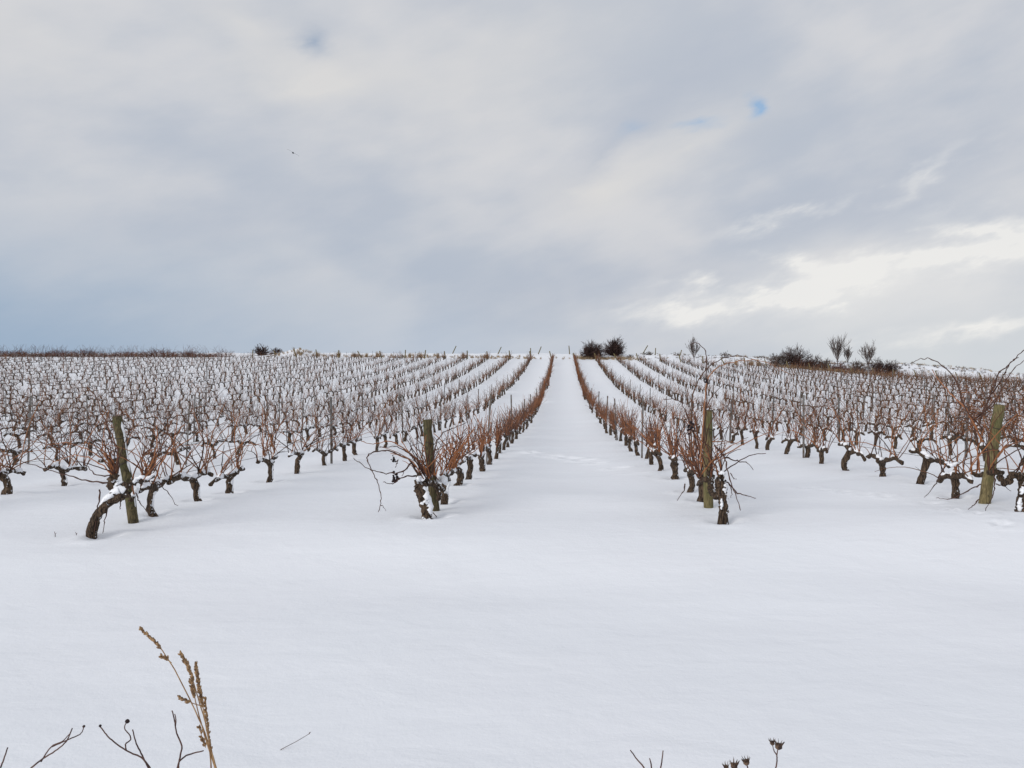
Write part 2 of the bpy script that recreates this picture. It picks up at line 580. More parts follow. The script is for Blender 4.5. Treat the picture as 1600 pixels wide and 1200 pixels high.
# ------------------------------------------------------------------ rows of vines: where each vine stands
PITCH = 2.99
rows = []
for i in range(33):
    rows.append(('left', i + 1, -1.42 - PITCH * i))
for i in range(28):
    rows.append(('right', i + 1, 1.57 + PITCH * i))
START = {('left', 1): [7.93, 9.0, 10.2, 11.5, 12.8, 14.1, 15.6],
         ('left', 2): [7.25, 8.34, 9.2, 10.2, 11.5, 12.84, 14.26, 15.46],
         ('right', 1): [7.54, 8.75, 9.6, 11.0, 12.4, 13.6, 14.9, 16.2],
         ('right', 2): [7.72, 8.86, 9.93, 10.9, 12.2, 13.4, 14.7, 15.9]}
YEND = 106.5
spots = []
for side, idx, X in rows:
    ys = list(START.get((side, idx), [7.6 + rng.uniform(0, 0.5)]))
    while ys[-1] < YEND:
        ys.append(ys[-1] + 1.2 + rng.normal(0, 0.04))
    nvis = 0
    for k, y in enumerate(ys):
        if k > 7 and rng.random() < 0.035:
            continue                                   # a gap where a vine has died
        x = X + rng.normal(0, 0.035)
        u, w = img(x, y, gz(x, y))
        if u < -330 or u > 1930:
            continue
        vis = -5 < u < 1605
        if vis:
            nvis += 1
        spots.append(dict(side=side, row=idx, x=x, y=y, k=k, vis=vis, n=nvis))
vis = sorted([s for s in spots if s['vis']], key=lambda s: s['y'])
for s in vis[:300]:
    s['own'] = True
for s in vis[:300]:
    if s['y'] < 12:
        DENTS.append((s['x'] + 0.03, s['y'] - 0.02, rng.uniform(0.11, 0.15), rng.uniform(0.11, 0.14), rng.uniform(0.035, 0.06)))

# ---- ground sheet
gx = axis(-1500, 1500, -6.0, 6.0, 0.075, 1.04, lambda p: 1.1 if abs(p) < 80 else 200)
gy = axis(-300, 3500, 2.8, 17.5, 0.06, 1.035, lambda p: (0.8 if p < 140 else 300) if p > 0 else 60)
XX, YY = np.meshgrid(gx, gy)
ZZ = ground(XX.ravel(), YY.ravel(), True)
nxg, nyg = len(gx), len(gy)
ii = (np.arange(nyg - 1)[:, None] * nxg + np.arange(nxg - 1)[None]).ravel()
gf = np.stack([ii, ii + 1, ii + 1 + nxg, ii + nxg], -1)
me = to_mesh('snowy_ground', np.stack([XX.ravel(), YY.ravel(), ZZ], -1), gf, None, 'snow')
go = bpy.data.objects.new('snowy_ground', me)
COL.objects.link(go)
tag(go, 'smooth deep snow covering the vineyard slope and verge', 'snow', kind='structure')


# ------------------------------------------------------------------ vine builder
def wiggle(rng, a, b, n, amp, bow=(0, 0, 0)):
    t = np.linspace(0, 1, n)[:, None]
    p = a + (b - a) * t + np.asarray(bow) * np.sin(t * math.pi)
    w = rng.normal(0, amp, (n, 3))
    w[0] = 0
    return p + w


def cane_path(rng, start, length, n, side=0.0, messy=0.0):
    d = np.array([rng.normal(side, 0.16 + messy * 0.25), rng.normal(0, 0.30 + messy * 0.25), 1.0])
    d /= np.linalg.norm(d)
    up = np.array([0, 0, 1.0])
    bend = np.array([rng.normal(0, 0.22 + messy * 0.4), rng.normal(0, 0.25 + messy * 0.4), rng.uniform(-0.1, 0.35) - messy * rng.uniform(0, 0.7)])
    p = [np.array(start, float)]
    st = length / (n - 1)
    zig = rng.normal(0, 1, 3)
    for i in range(1, n):
        d = d + bend * (1.6 / n)
        d /= np.linalg.norm(d)
        zz = np.cross(d, zig)
        zz /= max(np.linalg.norm(zz), 1e-6)
        p.append(p[-1] + d * st + zz * ((-1) ** i) * st * 0.075 + rng.normal(0, st * 0.05, 3))
    return np.array(p)


def vine(rng, lod, clen, ncane, messy):
    """lists of (points, radii) for trunk, arms, canes, snow; local to the vine's foot"""
    hh = rng.uniform(0.21, 0.34)
    lean = np.array([rng.normal(0, 0.045), rng.normal(-0.02, 0.07)])
    nt = {0: 9, 1: 7, 2: 4, 3: 3}[lod]
    t = np.linspace(0, 1, nt)
    bow = rng.normal(0, 0.035, 2)
    tz = -0.10 + (hh + 0.10) * t
    tr = np.stack([lean[0] * t + bow[0] * np.sin(t * 3.1) + rng.normal(0, 0.006, nt), lean[1] * t + bow[1] * np.sin(t * 3.1) + rng.normal(0, 0.006, nt), tz], -1)
    r0 = rng.uniform(0.037, 0.052)
    trr = r0 * (1.08 - 0.28 * t + 0.30 * np.exp(-((t - 0.97) / 0.14) ** 2)) * (1 + rng.normal(0, 0.08, nt))
    head = tr[-1]
    arms, canes, snow, spurs = [], [], [], []
    starts = []
    for sg in (-1, 1):
        L = rng.uniform(0.38, 0.66)
        na = {0: 8, 1: 6, 2: 3, 3: 3}[lod]
        ta = np.linspace(0, 1, na)
        rise = rng.normal(0.02, 0.05)
        a = np.stack([head[0] + rng.normal(0, 0.03) * ta + rng.normal(0, 0.010, na) * (ta > 0), head[1] + sg * L * ta,
                      head[2] - 0.02 + 0.05 * np.sin(ta * 3.1) + rise * ta + rng.normal(0, 0.010, na) * (ta > 0)], -1)
        ar = (0.036 - 0.013 * ta) * (1 + 0.28 * np.sin(ta * 19 + rng.uniform(0, 6)) * (lod < 2))
        arms.append((a, ar))
        ns = max(2, int(L / 0.11))
        for q in range(ns):
            tq = (q + rng.uniform(0.2, 0.9)) / ns
            starts.append(np.array([np.interp(tq, ta, a[:, c]) for c in range(3)]) + np.array([0, 0, 0.02]))
        if lod == 0 or (lod == 1 and rng.random() < 0.5):
            for q in range(2 if lod == 0 else 1):
                c0, w = rng.uniform(0.1, 0.75), rng.uniform(0.15, 0.35)
                tt = np.clip(np.linspace(c0, c0 + w, 6), 0, 1)
                sp = np.stack([np.interp(tt, ta, a[:, c]) for c in range(3)], -1)
                rr = rng.uniform(0.026, 0.040)
                sp = sp + np.array([0.007, 0, 0.026]) + rng.normal(0, 0.003, sp.shape)
                snow.append((sp, rr * np.array([0.25, 0.8, 1.0, 0.95, 0.75, 0.2])))
    if lod < 2:
        sp = np.stack([np.linspace(head[0] - 0.035, head[0] + 0.04, 5), np.linspace(head[1] - .05, head[1] + .05, 5), head[2] + 0.030 + rng.normal(0, .006, 5)], -1)
        snow.append((sp, rng.uniform(0.030, 0.046) * np.array([0.3, 0.85, 1.0, 0.8, 0.25])))
        if rng.random() < 0.55:                        # wind-plastered snow down one side of the trunk
            q = np.linspace(0.30, 0.95, 6)
            sp = np.stack([np.interp(q, t, tr[:, c]) for c in range(3)], -1)
            sp[:, 0] += np.interp(q, t, trr) * 0.72
            snow.append((sp + rng.normal(0, 0.004, sp.shape), r0 * 0.5 * np.array([0.2, 0.7, 1, 0.8, 1, 0.3])))
    nc = {0: 10, 1: 6, 2: 4, 3: 3}[lod]
    for q in range(ncane):
        s0 = starts[rng.integers(len(starts))] + rng.normal(0, 0.012, 3)
        stray = rng.random()
        ln = clen * rng.uniform(0.40, 1.15)
        r = rng.uniform(0.0052, 0.0088)
        if stray < 0.035:
            ln *= 1.35
        pth = cane_path(rng, s0, ln, nc, side=(rng.choice([-1.2, 1.2]) if 0.035 < stray < 0.085 else 0.0), messy=messy)
        zmin = 0.02
        pth[:, 2] = np.maximum(pth[:, 2], zmin)
        canes.append((pth, np.linspace(r, r * 0.45, nc)))
        if lod < 2 and rng.random() < 0.5:            # a side shoot
            k0 = rng.integers(1, nc - 2)
            d = np.array([rng.normal(0, 0.5), rng.normal(0, 0.7), rng.uniform(0.1, 1.0)])
            d /= np.linalg.norm(d)
            n2 = 4
            pp = pth[k0] + d * np.linspace(0, rng.uniform(0.08, 0.25), n2)[:, None]
            canes.append((pp + rng.normal(0, 0.006, pp.shape) * np.array([[0], [1], [1], [1]]), np.linspace(r * 0.6, r * 0.3, n2)))
    return dict(trunk=(tr, trr), arms=arms, canes=canes, snow=snow)


def row_phrase(s):
    return '%s row %s of the snowy aisle' % (ordinal(s['row']), s['side'])


GV = 'grapevines standing in rows'
stuff = MB()
LIB = [vine(rng, 2 if q < 30 else 3, rng.uniform(0.62, 0.84), 13, rng.uniform(0.2, 0.7)) for q in range(60)]
LIB += [vine(rng, 2, 0.66, 26, rng.uniform(0.05, 0.3)) for _ in range(12)]       # fuller, straighter: the two rows along the aisle
lib_arr = []
for L in LIB:
    m = MB()
    m.tube(L['trunk'][0], L['trunk'][1] * 1.25, 5, 0, close=False)
    for a in L['arms']:
        m.tube(a[0], a[1] * 1.1, 4, 0, close=False)
    for c in L['canes']:
        m.tube(c[0], c[1] * 1.42, 3, 1, close=False)
    lib_arr.append(m.arrays() + (np.concatenate(m.t),))
HERO = {('left', 1, 0), ('left', 2, 0), ('right', 1, 0), ('right', 2, 0)}
hero_roots = {}
for s in spots:
    z = gz(s['x'], s['y'])
    if not s.get('own'):
        q = rng.integers(60, 72) if s['row'] == 1 else (rng.integers(0, 30) if s['y'] < 58 else rng.integers(30, 60))
        v, f, mi, tn = lib_arr[q]
        if s['row'] == 1:
            mi = mi * 2
        sc = rng.uniform(0.92, 1.12)
        a = rng.normal(0, 0.10) + (math.pi if rng.random() < 0.5 else 0)
        ca, sa = math.cos(a), math.sin(a)
        v2 = np.stack([(v[:, 0] * ca - v[:, 1] * sa), (v[:, 0] * sa + v[:, 1] * ca), v[:, 2] * rng.uniform(0.9, 1.12)], -1) * sc
        stuff.add(v2 + np.array([s['x'], s['y'], z]), f, mi, tn)
        continue
    key = (s['side'], s['row'], s['k'])
    if key in HERO:
        continue
    lod = 0 if s['y'] < 13.5 else 1
    inner = s['row'] == 1
    messy = rng.uniform(0.05, 0.3) if inner else rng.uniform(0.3, 0.9)
    if s['y'] < 10.5:
        messy += 0.25
    vig = rng.uniform(0.62, 1.15)                          # weak and strong plants
    V = vine(rng, lod, (0.68 if inner else 0.92) * (0.55 + 0.45 * vig), int(vig * rng.integers(32, 42)) if inner else int(vig * rng.integers(17, 27)), messy)
    root = thing('grapevine', (s['x'], s['y'], z), '%s bare grapevine up the slope in the %s' % (ordinal(s['n']), row_phrase(s)), 'grapevine', GV)
    m = MB()
    m.tube(*V['trunk'], 10 if lod == 0 else 7, 0, rough=0.13 if lod == 0 else 0.08, rng=rng)
    m.build('trunk', 'bark', root)
    for a in V['arms']:
        m = MB()
        m.tube(*a, 7 if lod == 0 else 5, 0, rough=0.14, rng=rng)
        m.build('arm', 'bark', root)
    m = MB()
    for sn in V['snow']:
        m.tube(*sn, 7, 0, rough=0.10, rng=rng)
        if lod == 0:                                   # near enough to see each cap by itself
            m.build('snow_cap', 'snow_lump', root)
            m = MB()
    if lod:
        tag(m.build('snow_caps', 'snow_lump', root), kind='stuff')
    if lod == 0:
        for c in V['canes']:
            m = MB()
            m.tube(*c, 5)
            m.build('cane', 'cane' if inner or TONE.random() < .45 else 'dull_cane', root)
    else:
        m = MB()
        for c in V['canes']:
            m.tube(*c, 3, close=False)
        tag(m.build('canes', 'cane' if inner or (s['row'] == 2 and rng.random() < .5) else 'dull_cane', root), kind='stuff')
so = stuff.build('distant_grapevines', ['bark', 'dull_cane', 'cane'])
tag(so, 'far rows of bare grapevines running up to the crest', 'grapevines', kind='stuff')


# ------------------------------------------------------------------ end posts with wire bands
def post(base, top, r, label, snow_side=True, snow_cap=False, wood='post_wood'):
    base, top = np.array(base, float), np.array(top, float)
    d = (top - base) / np.linalg.norm(top - base)
    root = thing('vineyard_post', base, label, 'post', 'wooden posts at the near row ends')
    m = MB()
    n = 12
    t = np.linspace(-0.25, 1, n)
    L = np.linalg.norm(top - base)
    pts = d * (L * t)[:, None] + rng.normal(0, 0.0022, (n, 3))
    m.tube(pts, r * (1.05 - 0.08 * t), 16, 0, rough=0.022, rng=rng, close=False)
    m.build('shaft', wood, root)
    m = MB()
    e = d * L
    m.tube(np.array([e - d * 0.012, e + d * 0.004]), [r * 0.965, r * 0.93], 16, 0)
    m.build('sawn_top', 'end_grain', root, smooth=False)
    for q in (0.56, 0.80):
        m = MB()
        a = np.linspace(0, 2 * math.pi, 25)
        u = np.cross(d, [0, 1, 0])
        u /= np.linalg.norm(u)
        w = np.cross(d, u)
        c = d * (L * (q + rng.normal(0, .02)))
        rr = r * 1.03 + 0.003
        ring = c + rr * (np.cos(a)[:, None] * u + np.sin(a)[:, None] * w) + d * (0.022 * np.sin(a + rng.uniform(0, 6)))[:, None]
        m.tube(ring, 0.004, 5)
        m.build('wire_band', 'wire', root)
    if snow_side:
        q = np.linspace(0.10, 0.96, 16)
        sp = d * (L * q)[:, None]
        sp[:, 0] += r * 0.80
        sp[:, 1] -= r * 0.10
        rr = r * 0.34 * (0.75 + 0.35 * rng.random(16))
        rr[0] *= .2
        rr[-1] *= .3
        m = MB()
        m.tube(sp + rng.normal(0, .0025, sp.shape), rr, 8, 0, rough=0.08, rng=rng)
        m.build('snow_strip', 'snow_lump', root)
    if snow_cap:
        sp = e + np.stack([np.linspace(-r * .5, r * .7, 6), np.zeros(6), np.array([.004, .016, .022, .022, .014, .002])], -1)
        m = MB()
        m.tube(sp, r * 0.62 * np.array([.3, .8, 1, 1, .8, .2]), 10, 0, rough=.05, rng=rng)
        m.build('snow_cap', 'snow_lump', root)
    return root


def pz(px, Y):
    x = (px - VX) / F * Y
    return np.array([x, Y, gz(x, Y)])


post(pz(209, 7.93), P(183, 651, 8.05), 0.047, 'dark mossy round post beside the low leaning trunk with snow on it', wood='mossy_wood')
post(pz(679, 8.45), P(668, 656, 8.45), 0.052, 'mossy upright round post behind the snow-plastered trunk left of the aisle', wood='mossy_wood')
post(pz(1107, 8.32), P(1106, 641, 8.32), 0.050, 'olive wooden post under the tall arching canes right of the aisle', True)
post(pz(1538, 8.35), P(1562, 633, 8.35), 0.057, 'leaning tan-green post among orange tangled canes near the right edge', False)


# ------------------------------------------------------------------ the four vines at the near row ends
def cpx(pts, Y, dY=0.0, jit=0.0042):
    """a cane through photo points at depth Y, drifting in depth by dY along its length"""
    n = len(pts)
    q = [P(a, b_, Y + dY * i / max(n - 1, 1)) for i, (a, b_) in enumerate(pts)]
    q = np.array(q)
    # resample with a smooth spline
    t = np.arange(n)
    tt = np.linspace(0, n - 1, max(10, n * 4))
    d = np.gradient(q, axis=0) * 0.62 if n > 2 else np.repeat(q[1:] - q[:1], 2, 0)
    i = np.minimum(tt.astype(int), n - 2)
    u = (tt - i)[:, None]
    h = (2 * u**3 - 3 * u**2 + 1) * q[i] + (u**3 - 2 * u**2 + u) * d[i] + (-2 * u**3 + 3 * u**2) * q[i + 1] + (u**3 - u**2) * d[i + 1]
    return h + rng.normal(0, 1, h.shape) * jit


def hero(side, idx, Y, base_px, label, trunk, tr_r, arms, canes, extra=0, extra_from=None, fruit=(), snow=(), clen=0.6, lean=0.0, matc='cane'):
    s = next(q for q in spots if (q['side'], q['row'], q['k']) == (side, idx, 0))
    b0 = np.array([(base_px - VX) / F * Y, Y, 0])
    b0[2] = gz(b0[0], Y)
    root = thing('grapevine', b0, label, 'grapevine', GV)
    m = MB()
    pts = cpx(trunk, Y)
    pts = np.vstack([pts[:1] - np.array([0, 0, 0.12]), pts])
    rr = np.interp(np.linspace(0, 1, len(pts)), np.linspace(0, 1, len(tr_r)), tr_r) * (1 + rng.normal(0, 0.06, len(pts)))
    m.tube(pts - b0, rr, 14, 0, rough=0.13, rng=rng)
    m.build('trunk', 'bark', root)
    for a, r in arms:
        m = MB()
        pa = cpx([q[:2] for q in a], Y, 0)
        dys = np.interp(np.linspace(0, 1, len(pa)), np.linspace(0, 1, len(a)), [q[2] if len(q) > 2 else 0 for q in a])
        sc = (Y + dys) / Y
        pa = np.array([0, 0, EYE]) + (pa - np.array([0, 0, EYE])) * sc[:, None]
        ra = np.linspace(r[0], r[1], len(pa)) * (1 + 0.22 * np.sin(np.arange(len(pa)) * 1.7) + rng.normal(0, 0.06, len(pa)))
        m.tube(pa - b0, ra, 9, 0, rough=0.14, rng=rng)
        m.build('arm', 'bark', root)
    for c in canes:
        pts_, dY, r, mt = c
        cp = cpx(pts_, Y + 0.05, dY)
        m = MB()
        nodes = 1 + 0.38 * (np.arange(len(cp)) % 4 == 2)
        m.tube(cp - b0, np.linspace(r, r * 0.34, len(cp)) * nodes, 6)
        # swollen joints
        o = m.build('cane', mt, root)
    for q in range(extra):
        f0 = extra_from[rng.integers(len(extra_from))]
        st = P(f0[0], f0[1], Y + rng.uniform(-.02, .25)) - b0
        cp = cane_path(rng, st, clen * rng.uniform(.5, 1.2), 11, side=lean + rng.normal(0, .3), messy=0.8)
        cp[:, 2] = np.maximum(cp[:, 2], 0.03)
        m = MB()
        r = rng.uniform(.0045, .007)
        m.tube(cp, np.linspace(r, r * .45, 11), 5)
        m.build('cane', matc if rng.random() < .7 else 'dead_cane', root)
    for (fx, fy, fr) in fruit:
        c = P(fx, fy, Y + 0.06) - b0
        m = MB()
        for k in range(16):
            q = c + rng.normal(0, fr * 0.55, 3) * np.array([1, 1, 1.25])
            w = fr * rng.uniform(.25, .42)
            m.tube(np.stack([q + [0, 0, w], q + [0, 0, w * .4], q - [0, 0, w * .4], q - [0, 0, w]]), [w * .4, w, w, w * .4], 6)
        m.build('dried_fruit_cluster', 'shrivelled_fruit', root)
    for (pts_, rs, off) in snow:
        cp = cpx(pts_, Y) - b0 + np.array([0, off, 0])
        rr = np.interp(np.linspace(0, 1, len(cp)), np.linspace(0, 1, len(rs)), rs)
        m = MB()
        m.tube(cp + rng.normal(0, .003, cp.shape), rr * (1 + rng.normal(0, .08, len(cp))), 10, 0, rough=.07, rng=rng)
        m.build('snow_cap', 'snow_lump', root)
    return root


# second row left: thick trunk lying over to the right under a ridge of snow
hero('left', 2, 7.25, 147, 'grapevine with a thick low leaning trunk carrying a ridge of snow',
     [(143, 831), (149, 811), (159, 796), (172, 784), (188, 776), (201, 773)], [0.048, 0.043, 0.038, 0.037, 0.040, 0.030],
     [([(180, 772), (173, 757), (177, 747), (182, 742)], (0.036, 0.026)),
      ([(188, 774), (200, 760), (213, 752, .1), (226, 752, .3), (238, 744, .6)], (0.030, 0.018)),
      ([(180, 770), (190, 760), (198, 757)], (0.034, 0.022))],
     [([(177, 742), (161, 716), (131, 700), (100, 691), (70, 697)], .3, .0070, 'cane'), ([(174, 744), (150, 742), (135, 727), (128, 700)], .1, .0060, 'dead_cane'),
      ([(171, 754), (148, 753), (123, 748), (100, 741), (60, 729), (11, 712)], .2, .0075, 'dead_cane'),
      ([(180, 738), (185, 708), (174, 678), (158, 643), (150, 619), (136, 605)], .3, .0080, 'cane'),
      ([(180, 740), (170, 715), (148, 690), (120, 680), (92, 684)], .5, .0070, 'cane'), ([(183, 742), (186, 720), (176, 690), (150, 662)], .4, .0070, 'cane'),
      ([(178, 745), (160, 727), (140, 715), (116, 712), (84, 722)], .4, .0065, 'cane'), ([(181, 745), (172, 722), (160, 700), (163, 668), (170, 640)], .2, .0065, 'cane'),
      ([(225, 747), (215, 722), (203, 702)], .3, .0070, 'cane'), ([(225, 747), (234, 716), (253, 702), (262, 690)], .5, .0065, 'dead_cane'),
      ([(224, 748), (222, 720), (228, 690), (224, 660)], .4, .0065, 'cane'), ([(226, 748), (242, 728), (246, 700), (240, 668)], .5, .0060, 'cane'),
      ([(236, 752), (248, 754), (263, 771), (276, 790)], .6, .0060, 'dead_cane'), ([(212, 770), (219, 785), (229, 801)], .4, .0060, 'dead_cane'),
      ([(156, 765), (152, 800), (147, 833)], -.12, .0075, 'dead_cane'), ([(169, 793), (164, 815), (160, 834)], -.08, .0055, 'dead_cane'),
      ([(188, 781), (188, 790), (187.5, 796)], -.05, .0060, 'dead_cane')],
     22, [(178, 744), (182, 742), (224, 750), (236, 745)],
     snow=[([(158, 789), (172, 775), (186, 765), (199, 764)], [.014, .030, .036, .044, .024], -.01), ([(181, 763), (184, 755), (190, 752)], [.012, .022, .012], -.01),
           ([(203, 755), (214, 747), (228, 748), (237, 741)], [.012, .018, .016, .008], .05)], clen=.62, lean=-.15)

# first row left: stout upright trunk plastered with snow on its right side
hero('left', 1, 7.93, 665, 'stout gnarled grapevine trunk plastered with snow in front of mossy post',
     [(668, 818), (668, 803), (664, 788), (659, 772), (654, 758)], [0.062, 0.052, 0.054, 0.056, 0.060, 0.046],
     [([(654, 760), (653, 750), (655, 741)], (0.040, 0.022)), ([(657, 764), (668, 754, .1), (682, 758, .3), (691, 765, .5)], (0.034, 0.026)),
      ([(682, 760, .3), (686, 775, .35), (684, 781, .4)], (0.026, 0.018)), ([(660, 760), (668, 750, .2), (673, 744, .4)], (0.034, 0.02))],
     [([(653.5, 741), (639, 719), (622, 710), (606, 704), (587, 705), (576, 711), (574, 719), (580, 735), (589, 750), (595, 770), (595, 785), (592, 800)], -.5, .0085, 'dead_cane'),
      ([(595, 789.6), (599, 792), (604, 799)], 0, .0040, 'dead_cane'),
      ([(650, 730), (641, 724), (633, 735), (615, 740), (597, 739), (580, 734), (560, 722), (553, 715)], -.3, .0080, 'dead_cane'),
      ([(654, 744), (637, 744), (622, 749), (613, 756), (598, 754)], -.3, .0080, 'dead_cane'),
      ([(658, 735), (652, 719), (637, 706), (620, 693), (604, 690), (584, 694), (565, 690)], .1, .0080, 'cane'),
      ([(664, 745), (648, 717), (633, 704), (615, 697), (592, 700)], -.1, .0080, 'cane'), ([(662, 748), (650, 728), (636, 716), (610, 708)], -.2, .0075, 'cane'),
      ([(668, 745), (660, 725), (645, 712), (628, 690), (625, 676)], .2, .0075, 'cane'), ([(666, 747), (655, 722), (642, 700), (641, 684)], .3, .0070, 'dead_cane'),
      ([(672, 745), (664, 716), (650, 700), (634, 672)], .3, .0070, 'dead_cane'), ([(670, 748), (663, 727), (660, 705), (667, 680)], .3, .0070, 'cane'),
      ([(641, 724), (634, 734), (628, 744)], -.1, .0060, 'dead_cane'), ([(622, 718), (620, 724), (618, 731)], -.1, .0055, 'dead_cane'),
      ([(676, 744), (678, 712), (683, 688), (692, 677), (707, 669), (729, 661)], .8, .0085, 'dead_cane'),
      ([(678, 742), (682, 715), (690, 700), (704, 690)], .8, .0080, 'cane'), ([(680, 742), (688, 720), (692, 700), (690, 672)], .7, .0070, 'cane'),
      ([(640, 706), (645, 695), (662, 692)], .1, .0055, 'dead_cane'), ([(674, 798), (681, 806), (687, 817)], .1, .0060, 'dead_cane')],
     24, [(656, 742), (668, 746), (672, 745), (685, 750)], fruit=[(618, 746, .040), (615, 718, .024)],
     snow=[([(672, 812), (672, 795), (668, 778), (662, 760)], [.014, .030, .034, .040, .022], -.012), ([(654, 755), (655, 748), (658, 744)], [.014, .026, .012], -.02),
           ([(676, 757), (686, 754), (692, 761)], [.018, .045, .022], .30), ([(660, 786), (666, 783), (671, 784)], [.012, .024, .012], -.045),
           ([(660, 808), (668, 812), (673, 809)], [.010, .018, .010], -.05)], clen=.55, lean=-.35)

# first row right: twisted trunk with long canes arching over the post
hero('right', 1, 7.54, 1130, 'twisted grapevine with tall arching canes over the olive post',
     [(1130, 802), (1131, 788), (1129, 775), (1126, 762), (1124, 750)], [0.050, 0.043, 0.045, 0.044, 0.052, 0.048],
     [([(1125, 757), (1126, 745), (1129, 738)], (0.046, 0.018)), ([(1126, 774), (1118, 775, .05), (1112, 768, .2), (1111, 757, .35), (1113, 745, .5)], (0.036, 0.024)),
      ([(1104, 748, .7), (1096, 752, 1.0), (1090, 757, 1.3)], (0.028, 0.022))],
     [([(1101, 690), (1103, 650), (1104, 610), (1104, 566), (1102, 549), (1092, 537), (1083, 535), (1079, 540)], .5, .0068, 'dead_cane'),
      ([(1082, 720), (1080, 670), (1082, 620), (1094, 590), (1108, 572), (1130, 560), (1152, 555), (1168, 558), (1184, 565), (1199, 575)], .5, .0066, 'dull_cane'),
      ([(1094, 720), (1098, 660), (1104, 600), (1114, 580), (1130, 570), (1152, 565), (1178, 562), (1200, 567), (1236, 586)], .3, .0068, 'dull_cane'),
      ([(1088, 715), (1085, 680), (1074, 651), (1066, 631), (1054, 624), (1038, 624)], .4, .0080, 'dead_cane'),
      ([(1098, 700), (1100, 650), (1112, 620), (1130, 600)], .3, .0075, 'cane'), ([(1097, 715), (1090, 680), (1084, 640), (1070, 600)], .4, .0075, 'cane'),
      ([(1115, 694), (1129, 711), (1134, 723), (1141, 747), (1149, 772), (1158, 798)], -.3, .0085, 'dead_cane'),
      ([(1132, 714), (1149, 720), (1166, 722), (1176, 733)], .1, .0070, 'dead_cane'), ([(1136, 752), (1151, 769), (1166, 774), (1181, 779)], -.1, .0070, 'dead_cane'),
      ([(1125, 700), (1133, 712), (1131, 692)], .1, .0045, 'dead_cane'), ([(1141, 740), (1146, 748), (1152, 749)], 0, .0045, 'dead_cane'), ([(1141, 762), (1143, 770), (1142, 779)], -.1, .0045, 'dead_cane'),
      ([(1124, 748), (1118, 730), (1112, 712), (1106, 690)], .3, .0085, 'cane'), ([(1128, 738), (1123, 715), (1117, 700)], .2, .0080, 'cane'),
      ([(1112, 745), (1108, 720), (1092, 705), (1088, 690)], .5, .0080, 'cane'), ([(1096, 750), (1086, 722), (1076, 700), (1064, 688)], .9, .0080, 'dead_cane'),
      ([(1071, 756), (1067, 769), (1058, 782)], .9, .0070, 'dead_cane'), ([(1115, 690), (1135, 690), (1155, 694)], .6, .0060, 'cane'),
      ([(1096, 745), (1090, 715), (1100, 690), (1094, 655)], .8, .0080, 'cane'), ([(1092, 746), (1080, 710), (1078, 675), (1088, 640)], .8, .0080, 'cane'),
      ([(1090, 746), (1074, 716), (1070, 680), (1074, 645)], .9, .0075, 'cane'), ([(1100, 700), (1110, 660), (1124, 640), (1146, 628)], .5, .0060, 'cane')],
     16, [(1094, 745), (1112, 742), (1126, 742)], fruit=[(1104, 595, .024), (1080, 667, .034), (1126, 749, .035)],
     snow=[([(1126, 794), (1127, 785), (1125, 778)], [.006, .014, .012, .005], -.045), ([(1130, 770), (1132, 761), (1128, 756)], [.020, .034, .016], -.02), ([(1135, 797), (1135, 785), (1133, 772)], [.012, .020, .024, .012], -.006),
           ([(1124, 741), (1127, 737), (1131, 742)], [.010, .018, .010], -.02)], clen=.55, lean=0)

